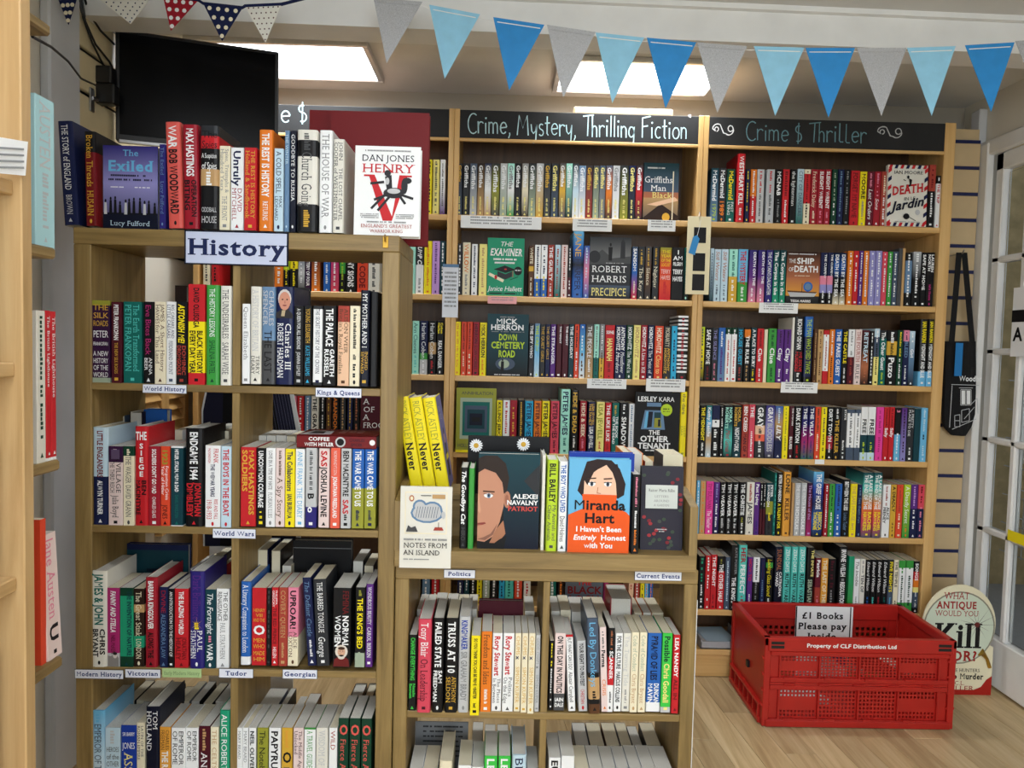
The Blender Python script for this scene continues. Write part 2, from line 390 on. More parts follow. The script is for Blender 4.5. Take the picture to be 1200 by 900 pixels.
def spine_art(b):
    m = MB(); w_, h = b['W'], b['h']; tx = ' '.join(s[2] for s in b['segs'])
    def el(u, v, ru, rv, c, k): m.poly([(u*w_+ru*w_*math.cos(i*.4488), -.0006-.0001*k, h*v+rv*h*math.sin(i*.4488)) for i in range(14)], c)
    def pl(pts, c, k): m.poly([(u*w_, -.0006-.0001*k, v*h) for u, v in pts], c)
    if 'Charles III' in tx:
        pl([(-.48, .68), (.48, .68), (.48, .72), (.2, .77), (-.2, .77), (-.48, .73)], lin('2c2a2c'), 1); pl([(-.2, .70), (.0, .70), (.05, .76), (-.15, .76)], lin('b0a080'), 2)
        el(0, .88, .38, .095, lin('c8c4c0'), 1); el(0, .855, .33, .095, lin('c98d76'), 2); el(-.12, .87, .05, .008, lin('3a2a26'), 3); el(.14, .87, .05, .008, lin('3a2a26'), 3); el(0, .81, .12, .008, lin('8a4a44'), 3); pl([(-.03, .83), (.06, .83), (.02, .87)], lin('b07460'), 3)
    elif 'NORMAL' in tx:
        pl([(-.46, .01), (.46, .01), (.4, .10), (.1, .15), (-.1, .15), (-.4, .10)], lin('6a2020'), 1); el(0, .20, .36, .085, lin('d8d0c4'), 1); el(0, .195, .22, .06, lin('d0a488'), 2); el(0, .24, .2, .02, lin('4a3020'), 3); el(-.08, .205, .03, .005, lin('2a1a16'), 3); el(.08, .205, .03, .005, lin('2a1a16'), 3); el(0, .13, .2, .03, lin('d8d0c4'), 2)
    elif 'Dark Brilliance' in tx:
        for i in range(12):
            a = i*math.pi/6; r = .34 if i % 2 else .2; m.poly([(-.02*w_*math.sin(a), -.0006, h*.46+.02*w_*math.cos(a)), (.02*w_*math.sin(a), -.0006, h*.46-.02*w_*math.cos(a)), (r*w_*math.cos(a)*1.2, -.0006, h*.46+r*w_*1.6*math.sin(a))], PAL['gold'])
    elif 'FANNY' in tx:
        pl([(-.46, .01), (.46, .01), (.46, .12), (.2, .17), (-.2, .14), (-.46, .15)], lin('8a8684'), 1); el(.15, .15, .18, .035, lin('cfc6c0'), 2); el(.15, .175, .18, .02, lin('2c2826'), 3)
    elif 'VILLAGE' in tx: pl([(-.3, .84), (.3, .84), (.3, .96), (-.3, .96)], lin('5a4a66'), 1)
    elif 'EMPEROR^OF' in tx: el(0, .42, .32, .045, PAL['amber'], 1); el(.06, .40, .14, .03, PAL['copper'], 2)
    return m
def build_books():
    order = sorted(range(len(BOOKS)), key=lambda k: -BOOKS[k]['area'])
    big = set(order[:LIMIT-N_FACE]); rest_c, rest_p, rest_t = MB(), MB(), MB()
    seen = {}
    for k, b in enumerate(BOOKS):
        c, p = book_mesh(b['W'], b['h'], b['dp'], b['spec'], b['hard'])
        tp = []
        t = spine_text(b['W'], b['h'], b['segs'], logo=b['logo'], parts=tp if k in big else None) if not b['back'] else MB()
        if k in big:
            kind = 'hardback' if b['hard'] else 'paperback'
            if b['back']: lab = f"pale page edges of {cname(b['spec'])} {kind}, {ordinal(b['n'])} from left, {b['phrase']}"
            else:
                tc = b['segs'][0][0].replace('_', ' ')+' lettering' if b['segs'] else 'plain spine'
                lab = f"{cname(b['spec'])} {kind} with {tc}, {ordinal(b['n'])} from left {b['phrase']}"
            if len(lab.split()) > 16: lab = lab.replace(f" with {b['segs'][0][0].replace('_', ' ')} lettering" if b['segs'] else ' with plain spine', '')
            if len(lab.split()) > 16: lab = lab.replace(cname(b['spec']), bands(b['spec'])[1][0].replace('_', ' '))
            if len(lab.split()) > 16: lab = lab.replace(' paperback', ' book').replace(' from left', '').replace('pale page edges of', 'page edges of')
            e = empty('book', (b['X'], b['Y'], b['z']), lab, 'book', b['group']); e['_local'] = 1
            if b['back']: e.rotation_euler.z = math.pi; e.location.y += b['dp']
            if b['lean']:
                a = math.radians(b['lean']); e.rotation_euler.y = a
                e.location.z += abs(math.sin(a))*b['W']/2; e.location.x -= math.sin(a)*b['h']/2
            c.build('cover', M['gloss'] if b['hard'] else M['cover'], e); p.build('page_block', M['pages'], e)
            for i, q in enumerate(tp if not b['back'] else []):
                q.build('publisher_mark' if (b['logo'] and i == len(tp)-1 and i > 0 and len(q.f) < 3) else 'title_lettering' if i == 0 else 'author_lettering', M['print'], e)
            sa = spine_art(b)
            if sa.f: sa.build('spine_picture', M['print'], e)
        else:
            Mx = Matrix.Translation((b['X'], b['Y'], b['z']))
            if b['back']: Mx = Matrix.Translation((b['X'], b['Y']+b['dp'], b['z'])) @ Matrix.Rotation(math.pi, 4, 'Z')
            rest_c.add(c, Mx); rest_p.add(p, Mx); rest_t.add(t, Mx)
    if rest_c.f:
        e = empty('shelved_books', (0, YC, .5), 'smaller or half hidden books filling the remaining shelf rows', 'books', None, 'stuff')
        for nm, q, m in (('covers', rest_c, 'cover'), ('page_blocks', rest_p, 'pages'), ('spine_lettering', rest_t, 'print')):
            if q.f: q.build(nm, M[m], e)['kind'] = 'stuff'

# face-out books -----------------------------------------------------
N_FACE = 0
class Art:
    """flat print on a front cover: u to the right, v up, both 0..1"""
    def __init__(s, wd, h): s.w, s.h, s.k, s.a, s.t, s.lines = wd, h, 0, MB(), MB(), []
    def P(s, u, v): return (-s.w/2+u*s.w, -.0004-.00012*s.k, v*s.h)
    def poly(s, pts, c, c2=None):
        s.k += 1; c = PAL.get(c, c); s.a.poly([s.P(*p) for p in pts], c)
    def rect(s, u0, v0, u1, v1, c, ctop=None):
        s.k += 1; c = PAL.get(c, c); d = PAL.get(ctop, c) if ctop else c
        s.a.poly([s.P(u0, v0), s.P(u1, v0), s.P(u1, v1), s.P(u0, v1)], [c, c, d, d])
    def ell(s, u, v, ru, rv, c, n=18, a0=0, a1=360):
        s.poly([(u+ru*math.cos(math.radians(a0+(a1-a0)*i/n)), v+rv*math.sin(math.radians(a0+(a1-a0)*i/n))) for i in range(n+(a1-a0 < 360))], c)
    def line(s, u0, v0, u1, v1, wd, c):
        dx, dy = (u1-u0)*s.w, (v1-v0)*s.h; l = math.hypot(dx, dy) or 1; nx, ny = -dy/l*wd/2, dx/l*wd/2
        s.poly([(u0+nx/s.w, v0+ny/s.h), (u0-nx/s.w, v0-ny/s.h), (u1-nx/s.w, v1-ny/s.h), (u1+nx/s.w, v1+ny/s.h)], c)
    def text(s, tx, u, v, ch, maxw, c, st='', align='c', rot=0, fill=1.1):
        s.k += 1; ch0, xs, w0 = fit(tx, st, ch*s.h, maxw*s.w, .6, fill); wid = w0*ch0*xs
        x0 = -s.w/2+u*s.w-(wid/2 if align == 'c' else wid if align == 'r' else 0); yy = -.0004-.00012*s.k
        m = MB(); put_text(m, tx, st, PAL.get(c, c), lambda a, b: (x0+a, yy, v*s.h+b+a*rot), ch0, xs)
        if m.f: s.lines.append(m)
    def greek(s, u0, u1, v, ch, c, n=12):
        n = int(n*1.8); s.k += 1; du = (u1-u0)/n; yy = -.0004-.00012*s.k
        for i in range(n):
            if random.random() < .15: continue
            a = u0+du*i; b = a+du*.8; s.t.poly([s.P(a, v), s.P(b, v), s.P(b, v+ch), s.P(a, v+ch)], PAL.get(c, c))
def face_book(px, Y, label, spec, draw, thick=.022, tilt=0.0, spine=None, mname='cover', turn=0, base=None, group=None, name='book', inset=True, cat='book'):
    """px: x0,x1,ytop,ybottom of the front cover in the photograph"""
    global N_FACE; N_FACE += 1
    x0, x1, y0, y1 = px; a = at(x0, (y0+y1)/2, Y); b = at(x1, (y0+y1)/2, Y); wd = b.x-a.x
    zt, zb = at((x0+x1)/2, y0, Y).z, at((x0+x1)/2, y1, Y).z
    if base is not None: zb = base
    h = zt-zb
    e = empty(name, ((a.x+b.x)/2, Y, zb), label, cat, group); e['_local'] = 1
    c = MB(); t = .0025 if thick > .012 else .001; col = bands(spec)
    for f0, f1, ca, cb in col[0]:
        za, zc = h*(1-f0), h*(1-f1); hw = wd/2
        c.poly([(-hw, 0, zc), (hw, 0, zc), (hw, 0, za), (-hw, 0, za)], [cb, cb, ca, ca])
        c.poly([(-hw, t, zc), (-hw, 0, zc), (-hw, 0, za), (-hw, t, za)], ca); c.poly([(hw, 0, zc), (hw, t, zc), (hw, t, za), (hw, 0, za)], ca)
        c.poly([(hw, t, zc), (-hw, t, zc), (-hw, t, za), (hw, t, za)], PAL['off_white'])
        c.poly([(-hw, t, zc), (-hw, t, za), (-hw, thick, za), (-hw, thick, zc)], [PAL[spine]]*4 if spine else ca)
    ct, cb = col[0][0][2], col[0][-1][3]
    c.poly([(-hw, 0, h), (hw, 0, h), (hw, t, h), (-hw, t, h)], ct); c.poly([(-hw, 0, 0), (-hw, t, 0), (hw, t, 0), (hw, 0, 0)], cb)
    c.box(-hw, hw, thick-t, thick, 0, h, ct)
    c.build('cover', M[mname], e)
    p = MB(); g = .003 if thick > .012 else .0008; p.box(-hw+.001, hw-g, t, thick-t, g, h-g, PAL['off_white']); p.build('page_block', M['pages'], e)
    A = Art(wd, h); draw(A)
    if A.a.f: A.a.build('cover_artwork', M['print'], e)
    for q in A.lines: q.build('cover_lettering', M['print'], e)
    if A.t.f: A.t.build('small_print', M['print'], e)['kind'] = 'stuff'
    e.rotation_euler = (-tilt, 0, turn)
    return e

# ================================================================== room
def struct(name, mb, m, parent=None, label=None):
    o = mb.build(name, M[m] if isinstance(m, str) else m, parent)
    if not parent: o['kind'] = 'structure'
    if label: o['label'] = label
    return o
def one(*a, **k): b = MB(); b.box(*a, **k); return b
def chf(*a, **k): b = MB(); b.bbox(*a, **k); return b
XL, XR, YB, YN = -1.28, 1.95, 3.30, -2.2
fl = struct('floor', one(XL-.1, XR+.1, YN-.1, YB+.1, -.06, -.004), 'floor', label='pale oak plank floor')
rot = .085                                         # the boards run slightly off the depth axis
pw, pl = .098, .74
for i in range(-3, 22):
    off = (i*.37) % 1.0*pl
    for j in range(-1, 5):
        ya_, yb_ = .9+j*pl-off, .9+(j+1)*pl-off
        ya_, yb_ = max(ya_, .85), min(yb_, YB-.005); ym = (ya_+yb_)/2
        x = .15+i*pw-(ym-2.6)*rot
        if yb_-ya_ < .04 or x < .05 or x+pw+.04 > XR+.02: continue
        b = MB(); sk = rot*(yb_-ya_)/2
        x0, x1 = x+.0006, x+pw-.0006; y0, y1 = ya_+.0006, yb_-.0006
        B4 = [(x0+sk, y0), (x1+sk, y0), (x1-sk, y1), (x0-sk, y1)]
        T4 = [(a+(.001 if k in (0, 3) else -.001), c+(.001 if k < 2 else -.001)) for k, (a, c) in enumerate(B4)]
        b.poly([(a, c, 0) for a, c in T4])
        for k in range(4): b.poly([(*B4[k], -.0012), (*B4[(k+1) % 4], -.0012), (*T4[(k+1) % 4], 0), (*T4[k], 0)]); b.poly([(*B4[k], -.004), (*B4[(k+1) % 4], -.004), (*B4[(k+1) % 4], -.0012), (*B4[k], -.0012)])
        b.build('plank', M['floor'], fl)
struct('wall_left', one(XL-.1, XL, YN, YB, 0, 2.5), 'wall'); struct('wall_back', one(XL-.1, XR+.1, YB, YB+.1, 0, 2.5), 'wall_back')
b = MB()
for a in ((XL-.1, -.9, 0, 2.5), (1.5, XR+.1, 0, 2.5), (-.9, 1.5, 0, .55), (-.9, 1.5, 2.15, 2.5)): b.box(a[0], a[1], YN-.1, YN, a[2], a[3])
struct('wall_front', b, 'wall')
wn = empty('window_1', (.3, YN, .55), 'added window behind the viewer, framing the fill light', None, None, 'structure')  # unseen window, added to go with the front fill light
for a in ((-.9, -.85, .55, 2.15), (1.45, 1.5, .55, 2.15), (-.85, 1.45, .55, .6), (-.85, 1.45, 2.1, 2.15)): chf(a[0], a[1], YN-.08, YN, a[2], a[3], b=.004).build('window_frame', M['white_paint'], wn)
one(-.85, 1.45, YN-.06, YN-.055, .6, 2.1).build('pane', M['glass'], wn)
struct('ceiling', one(XL-.1, XR+.1, YN, YB, CEIL, CEIL+.1), 'ceiling')
bz = at(325, 27, 2.36).z                           # the beam crosses the room slightly askew
def YBM(x): return 2.36+.027*(x+.686)
def skew(y0, y1, z0, z1):
    b = MB(); A4 = [(XL, YBM(XL)+y0), (XR, YBM(XR)+y0), (XR, YBM(XR)+y1), (XL, YBM(XL)+y1)]
    b.poly([(*p, z0) for p in A4][::-1]); b.poly([(*p, z1) for p in A4])
    for k in range(4): b.poly([(*A4[k], z0), (*A4[(k+1) % 4], z0), (*A4[(k+1) % 4], z1), (*A4[k], z1)])
    return b
struct('trim_1', skew(0, .12, bz, CEIL), 'white_paint', label='white painted ceiling beam')
struct('trim_2', skew(-.02, 0, CEIL-.016, CEIL), 'white_paint', label='thin white moulding where beam meets ceiling')
# ceiling light panels: two in view behind the beam, the same fittings over the shop floor
def panel(x0, x1, y0, y1, label, grp='ceiling light panels', m='panel'):
    e = empty('ceiling_light', ((x0+x1)/2, (y0+y1)/2, CEIL), label, 'ceiling light', grp)
    f = MB(); t = .022
    for a in ((x0-t, x1+t, y0-t, y0), (x0-t, x1+t, y1, y1+t), (x0-t, x0, y0, y1), (x1, x1+t, y0, y1)): f.bbox(*a, CEIL-.02, CEIL, .003)
    f.build('frame', M['trim'], e); one(x0, x1, y0, y1, CEIL-.010, CEIL-.002).build('diffuser', M[m], e)
    if m == 'panel':                                   # prismatic fitting: most light goes downwards
        la = bpy.data.lights.new('panel_light', 'AREA'); la.shape = 'RECTANGLE'; la.size, la.size_y = x1-x0-.02, y1-y0-.02; la.energy = PANEL_WATT; la.spread = 2.1; la.color = (.95, .98, 1.0)
        lo = bpy.data.objects.new('panel_light', la); COL.objects.link(lo); lo.parent = e; lo.location = (0, 0, -.0125)
Pa = atz(443, 93, CEIL-.01); Pb = atz(429, 53, CEIL-.01)
panel(Pa.x-.60, Pa.x, Pb.y, Pa.y, 'bright square ceiling light panel beyond beam, next to television')
Pa = atz(653, 105, CEIL-.01); Pb = atz(880, 76, CEIL-.01)
panel(Pa.x, Pa.x+.60, Pb.y, Pa.y, 'bright ceiling light panel beyond beam, above the Mystery board')
for i, (x, y) in enumerate(((-.35, .75), (.75, .75), (-.35, -.4), (.75, -.4), (-.35, -1.55), (.75, -1.55))):
    panel(x-.3, x+.3, y-.3, y+.3, ('left', 'right')[i % 2]+' ceiling light panel over the shop floor, '+('nearest the beam', 'above the viewer', 'behind the viewer')[i//2], m='panel_front')
# left wall: slatwall panel, white pilaster, louvred door
e = empty('slatwall', (XL, 2.3, 1.5), 'glossy cream slatwall with dark grooves behind the television bracket', 'slatwall')
z0 = at(86, 52, 2.30).z
one(XL+.001, XL+.004, 2.32, 3.2, 1.60, 2.34).build('backing', M['black_plastic'], e)
for k in range(8):
    zt = z0+.125-k*.125; zt2 = min(zt, 2.345)
    if zt-.113 < 1.58: continue
    if zt2-(zt-.113) > .01: chf(XL+.003, XL+.018, 2.32, 3.2, zt-.113, zt2, b=.003).build('slat', M['slat_left'], e)
struct('trim_3', chf(XL, XL+.03, 2.16, 2.315, 0, CEIL, b=.006), 'grey_white', label='pale grey painted pilaster on the left wall')
e = empty('louvred_shutter', (XL, 2.8, .6), 'orange pine louvred shutter seen through the history bookcase', 'shutter')
for a, b_ in ((2.66, 2.70), (2.86, 2.92), (3.06, 3.10)): chf(XL, XL+.03, a, b_, .55, 1.16, b=.003).build('stile', M['beech_z'], e)
for a, b_ in ((2.70, 2.86), (2.92, 3.06)):
    for k in range(13):
        z = .60+k*.042; b = MB(); b.prism([(XL+.004, z+.03), (XL+.008, z+.034), (XL+.028, z), (XL+.024, z-.004)], a, b_); b.build('slat', M['beech_y'], e)
cx_right = at(1121, 150, YC).x
# right: slatwall with navy inserts, door frame, glazed door
e = empty('slatwall', (1.85, YB, 0), 'beige slatwall with navy insert strips right of the crime shelves', 'slatwall')
YS = 3.12; z1 = at(1135, 168, YS).z; sx0, sx1 = cx_right+.004, XR-.034
one(sx0, sx1, YS+.015, YS+.03, 0, z1+.06).build('backing', M['slat'], e)
for k in range(20):
    zt = z1-k*.1045
    if zt-.0905 < 0: break
    chf(sx0, sx1, YS, YS+.015, zt-.0905, zt, b=.002).build('slat', M['slat'], e)
    one(sx0, sx1, YS+.003, YS+.015, zt, zt+.014).build('insert', M['navy_plastic'], e)
b = MB(); b.box(XR, XR+.1, YN, 2.1, 0, 2.5); b.box(XR, XR+.1, 2.1, YB, 2.16, 2.5); b.box(XR, XR+.1, 3.13, YB, 0, 2.16)
struct('wall_right', b, 'wall')
struct('trim_4', chf(XR-.03, XR+.0, 3.08, 3.14, 0, 2.15, b=.004), 'white_paint', label='white door jamb beside the slatwall')
struct('trim_5', chf(XR-.033, XR+.0, 3.14, 3.20, 0, 2.3, b=.004), 'grey_white', label='grey white door casing')
struct('trim_6', chf(XR-.025, XR, 2.1, 3.14, 2.10, 2.16, b=.004), 'white_paint', label='white door head')
struct('baseboard_right', chf(XR-.012, XR, -1.0, 2.1, 0, .1, b=.003), 'white_paint')
d = empty('door_1', (XR+.02, 2.6, 0), 'white glazed door with small panes, seen edge-on at far right', None, None, 'structure')
dx0, dx1 = XR+.002, XR+.04; ya, yb = 2.12, 3.07
zs = [at(1165, y, 3.0).z for y in (740, 622, 516, 412, 303, 196)]
for (a, b_) in ((ya, ya+.07), (yb-.045, yb)): chf(dx0, dx1, a, b_, .01, 2.10, b=.004).build('stile', M['white_paint'], d)
chf(dx0, dx1, ya, yb, zs[5], 2.10, b=.004).build('top_rail', M['white_paint'], d)
chf(dx0, dx1, ya, yb, .01, zs[0], b=.004).build('bottom_panel', M['white_paint'], d)
cols = [yb-.045]
while cols[-1] > ya+.1: cols.append(cols[-1]-.145)
for y in cols[1:]: chf(dx0, dx1, y-.015, y+.015, zs[0], zs[5], b=.006).build('glazing_bar', M['white_paint'], d)
for z in zs[1:5]: chf(dx0, dx1, ya, yb, z-.013, z+.013, b=.006).build('glazing_bar', M['white_paint'], d)
for i in range(len(cols)-1):
    for j in range(5): one(dx0+.017, dx0+.021, cols[i+1]+.015, cols[i]-.015, zs[j]+.013, zs[j+1]-.013).build('pane', M['glass'], d)
struct('wall_porch', one(3.1, 3.2, 1.5, 5.5, -.1, 2.9), 'stone', label='sunlit stone coloured wall outside the glazed door')
struct('wall_porch_end', one(2.05, 3.1, 4.3, 4.4, -.1, 2.9), 'stone', label='stone wall at end of porch outside')
struct('floor_porch', one(XR+.11, 3.1, 1.5, 4.3, -.05, -.002), 'grey_plastic', label='grey porch floor outside the door')
# leaflets behind the glass
e = empty('leaflet_rack', (2.25, 2.95, .3), 'wire rack of leaflets and cards behind the door glass', 'rack')
b = MB()
for y in (2.7, 2.85, 3.0, 3.15): b.tube([(2.2, y, .45), (2.2, y, 1.5)], .003)
for z in (.5, .62, .74, .86, .98, 1.1, 1.22): b.tube([(2.2, 2.65, z), (2.2, 3.2, z)], .002); b.tube([(2.14, 2.65, z-.02), (2.14, 3.2, z-.02)], .002)
b.build('wire_frame', M['metal'], e)
for k, (z, y) in enumerate([(z, y) for z in (.86, 1.1) for y in (2.72, 2.87, 3.02)]):
    chf(2.16, 2.166, y, y+.11, z, z+.17, b=.001).build('card', M['white_paint'] if k % 3 else M['slat'], e)
def flat_x(name, label, cat, X, y0, y1, z0, z1, col, extra=None):        # thin sheet facing -x
    b = MB(); b.box(X, X+.001, y0, y1, z0, z1, PAL[col])
    if extra: extra(b)
    o = b.build(name, M['paper']); tag(o, label, cat); return o
def ex(b):
    b.box(1.938, 1.9385, 2.72, 2.905, 1.43, 1.475, PAL['black'])
    vs, fs, wd = text2d('A', 'b'); s = .05
    for f in fs: b.poly([(1.938, 2.89-vs[k][0]*s, 1.36+vs[k][1]*s) for k in f], PAL['black'])
flat_x('poster', 'white poster with black band fixed to the glazed door', 'poster', 1.9395, 2.70, 2.905, 1.30, 1.56, 'white', ex)
flat_x('notice', 'small yellow notice stuck low on the glazed door', 'notice', 1.9395, 2.70, 2.86, .605, .645, 'yellow')

# ================================================================== bookcases
def bookcase(name, label, X0, X1, Y0, Y1, Z0, Z1, shelves, mats, side=.02, th=.02, top=.022, divider=None, back=True, plinth=None):
    e = empty(name, ((X0+X1)/2, Y0, Z0), label, 'bookcase'); mx, my, mz = (M[mats+'_'+k] for k in 'xyz')
    for a, b_ in ((X0, X0+side), (X1-side, X1)): chf(a, b_, Y0, Y1, Z0, Z1-top, b=.002).build('side_panel', mz, e)
    chf(X0, X1, Y0-.001, Y1, Z1-top, Z1, b=.002).build('top_panel', mx, e)
    for z in shelves: chf(X0+side, X1-side, Y0+.001, Y1, z-th, z, b=.0015).build('shelf', mx, e)
    if divider:
        zz = sorted(shelves)+[Z1-top]
        lo = Z0
        for z in zz:
            hi = z-th if z != Z1-top else z
            if hi-lo > .05: chf(*divider, Y0+.002, Y1-.01, lo, hi, b=.0015).build('divider', mz, e)
            lo = z
    if back: one(X0+side, X1-side, Y1-.008, Y1, Z0, Z1-top).build('back_panel', M['back'], e)
    if plinth: chf(X0+side, X1-side, Y0+.012, Y0+.03, Z0, plinth, b=.002).build('plinth', mx, e)
    return e
# history bookcase: open both sides
HX0, HX1 = at(87, 500, YH).x, at(465, 500, YH).x; HT = at(270, 271, YH).z
hz = [at(130, 448.6, YH).z, at(130, 615.7, YH).z, at(130, 782, YH).z]; step = hz[1]-hz[2]
hz += [hz[2]-step]
HIST = bookcase('bookcase', 'brown oak history bookcase, open backed, with the big History sign', HX0, HX1, YH, YH+.29, 0, HT, hz+[.07], 'oak', side=.042, th=.018, top=.040,
                divider=(at(271.5, 480, YH).x, at(280.5, 480, YH).x), back=False)
# politics bookcase
PX0, PX1 = at(462, 760, YH).x, at(815, 760, YH).x; PT = at(640, 665, YH).z
pz = [at(540, 834, YH).z]; pz += [pz[0]-.285]
POL = bookcase('bookcase', 'low brown oak bookcase under the display stand, Politics label on its edge', PX0, PX1, YH, YH+.29, 0, PT, pz+[.05], 'oak', side=.034, th=.018, top=.036,
               divider=(at(635, 760, YH).x, at(643, 760, YH).x), back=False)
WHT = one(PX1+.001, PX1+.004, YH+.01, YH+.28, .02, PT-.08, col=PAL['white']).build('card_sheet', M['paper']); tag(WHT, 'white sheet fixed to the right end of the low bookcase', 'sheet')
# crime bookcases: three bays
cz = [at(545, 251.6, YC).z, at(560, 346, YC).z, at(545, 440, YC).z, at(830, 536, YC).z, at(830, 626.5, YC).z, at(830, 715, YC).z, at(840, 762, YC).z]
CT = at(537, 127, YC).z
cx = [at(226, 300, YC).x, at(529.5, 300, YC).x, at(825.5, 140, YC).x, at(1121, 150, YC).x]
BAY = []
for k, lab in enumerate(('honey coloured crime bookcase half hidden behind the history bookcase', 'honey coloured bookcase under the Crime, Mystery, Thrilling Fiction chalkboard', 'honey coloured bookcase under the Crime & Thriller chalkboard, beside the door')):
    rs = .02 if k < 2 else .042
    x0, x1 = cx[k]+.0004, cx[k+1]-.0004
    e = empty('bookcase', ((x0+x1)/2, YC, 0), lab, 'bookcase'); BAY.append(e)
    mx, mz = M['beech_x'], M['beech_z']; Y1 = YC+.27
    chf(x0, x0+.02, YC, Y1, 0, CT, b=.002).build('side_panel', mz, e)
    chf(x1-rs, x1, YC, Y1, 0, CT, b=.002).build('side_panel', mz, e)
    xi0, xi1 = x0+.02, x1-rs
    chf(xi0, xi1, YC+.01, Y1, CT-.02, CT-.002, b=.002).build('top_panel', M['back'], e)
    for z in cz: chf(xi0, xi1, YC+.002, Y1, z-.022, z, b=.002).build('shelf', mx, e)
    one(xi0, xi1, Y1-.008, Y1, 0, CT-.02).build('back_panel', M['back'], e)
    chf(xi0, xi1, YC+.014, YC+.03, 0, cz[-1]-.022, b=.002).build('plinth', mx, e)
    zb = at(545, 161.5, YC).z
    chf(xi0, xi1, YC-.002, YC+.012, zb-.012, zb, b=.002).build('header_ledge', mx, e)
    hb = chf(xi0, xi1, YC+.001, YC+.012, zb, CT-.004, b=.001).build('chalkboard_header', M['board'], e); hb['label'] = 'black chalkboard header'
    e['_zb'] = zb; e['_x'] = (xi0, xi1); e['_hb'] = hb.name
# chalk handwriting as strokes
def arc(cx_, cy_, rx, ry, a0, a1, n=10): return [(cx_+rx*math.cos(math.radians(a0+(a1-a0)*i/n)), cy_+ry*math.sin(math.radians(a0+(a1-a0)*i/n))) for i in range(n+1)]
HW = {'C': ([arc(.36, .5, .34, .5, 55, 310, 14)], .62), 'M': ([[(0, 0), (.1, 1), (.36, .35), (.62, 1), (.72, 0)]], .84), 'T': ([[(0, .98), (.7, 1.06)], [(.34, 1.02), (.32, 0)]], .56), 'F': ([[(.1, 0), (.08, 1)], [(.08, .98), (.6, 1.08)], [(.1, .55), (.45, .6)]], .6),
 'r': ([[(0, .6), (.03, 0)], arc(.2, .36, .18, .22, 175, 40, 6)], .38), 'i': ([[(.06, .55), (.08, 0)], arc(.07, .78, .03, .03, 0, 360, 6)], .22), 'm': ([[(0, .58), (.02, 0)], [(.02, .35)]+arc(.15, .4, .13, .16, 170, 0, 6)+[(.29, 0)], [(.29, .35)]+arc(.42, .4, .13, .16, 170, 0, 6)+[(.57, 0)]], .68),
 'n': ([[(0, .58), (.02, 0)], [(.02, .33)]+arc(.17, .38, .15, .18, 170, 0, 6)+[(.33, 0)]], .44), 'h': ([[(0, 1.05), (.02, 0)], [(.02, .3)]+arc(.16, .38, .14, .18, 170, 0, 6)+[(.31, 0)]], .42), 'e': ([[(.03, .3), (.42, .34)]+arc(.23, .3, .2, .28, 15, 320, 12)], .5),
 'o': ([arc(.23, .29, .21, .28, 90, 450, 14)], .52), 'c': ([arc(.23, .29, .2, .28, 50, 310, 10)], .44), 's': ([arc(.16, .44, .13, .13, 40, 250, 7)+arc(.16, .14, .14, .15, 80, -150, 8)], .36), 't': ([[(.12, .95), (.13, .1), (.22, 0)], [(-.02, .6), (.3, .63)]], .34),
 'y': ([[(0, .56), (.05, .22), (.16, .1), (.3, .22), (.36, .56)], [(.36, .56), (.33, -.2), (.2, -.38), (.02, -.28)]], .46), 'l': ([[(.05, 1.05), (.06, 0)]], .18), 'L': ([[(.05, 1.0), (.06, .1), (.12, .02), (.3, .02)]], .34), 'g': ([arc(.18, .3, .17, .26, 20, 380, 12), [(.36, .56), (.34, -.2), (.2, -.36), (.03, -.26)]], .48),
 ',': ([[(.08, .05), (.1, -.05), (.02, -.22)]], .26), ' ': ([], .22), '&': ([[(.2, 1.0), (.2, -.1)], arc(.2, .66, .17, .18, 60, 250, 7)+arc(.2, .25, .19, .23, 90, -120, 9)], .5), '~': ([arc(.25, .4, .1, .12, -90, 240, 10)+arc(.3, .42, .26, .26, 180, 60, 6)+[(.62, .2)]+arc(.9, .4, .24, .3, 230, 350, 6)+arc(.98, .45, .13, .16, 20, 330, 10)], 1.3), "'": ([arc(.06, .9, .05, .05, 0, 360, 6), [(.02, .86), (.12, .8)]], .24)}
def chalk(bay, text, px0, px1, pybase, capH, col, wd=.0045):
    e = bay; z = at(px0, pybase, YC).z; x0, x1 = at(px0, pybase, YC).x, at(px1, pybase, YC).x
    tot = sum(HW[c][1]+.05 for c in text); xs = (x1-x0)/tot; b = MB(); x = x0
    for c in text:
        j = random.uniform(-.03, .03)
        for st in HW[c][0]:
            p = [(x+u*xs, z+(v+j)*capH) for u, v in st]; L = []; Rr = []
            if len(p) < 2: continue
            for i, (a, q) in enumerate(p):
                t = Vector((p[min(i+1, len(p)-1)][0]-p[max(i-1, 0)][0], p[min(i+1, len(p)-1)][1]-p[max(i-1, 0)][1]))
                t = t.normalized() if t.length > 1e-6 else Vector((1, 0)); hw = wd/2*(.8+.4*random.random())
                L.append((a-t.y*hw, YC+.0003, q+t.x*hw)); Rr.append((a+t.y*hw, YC+.0003, q-t.x*hw))
            for i in range(len(p)-1): b.poly([Rr[i], Rr[i+1], L[i+1], L[i]], col)
        x += (HW[c][1]+.05)*xs
    hb = bpy.data.objects[e['_hb']]
    b.build('chalk_lettering', M['chalk'], hb)
cb = lin('bfe0e6'); cd = lin('6f97a2')
chalk(BAY[1], 'Crime, Mystery, Thrilling Fiction', 548, 807, 156, .075, cb); chalk(BAY[1], "'", 806, 814, 152, .06, PAL['white'])
chalk(BAY[2], 'Crime & ThriLLer', 874, 1017, 164, .072, cd, .004); chalk(BAY[2], '~', 834, 864, 160, .07, PAL['white'], .004); chalk(BAY[2], '~', 1027, 1062, 163, .07, PAL['light_grey'], .004)
chalk(BAY[0], 'e &', 329, 363, 143, .075, cb)
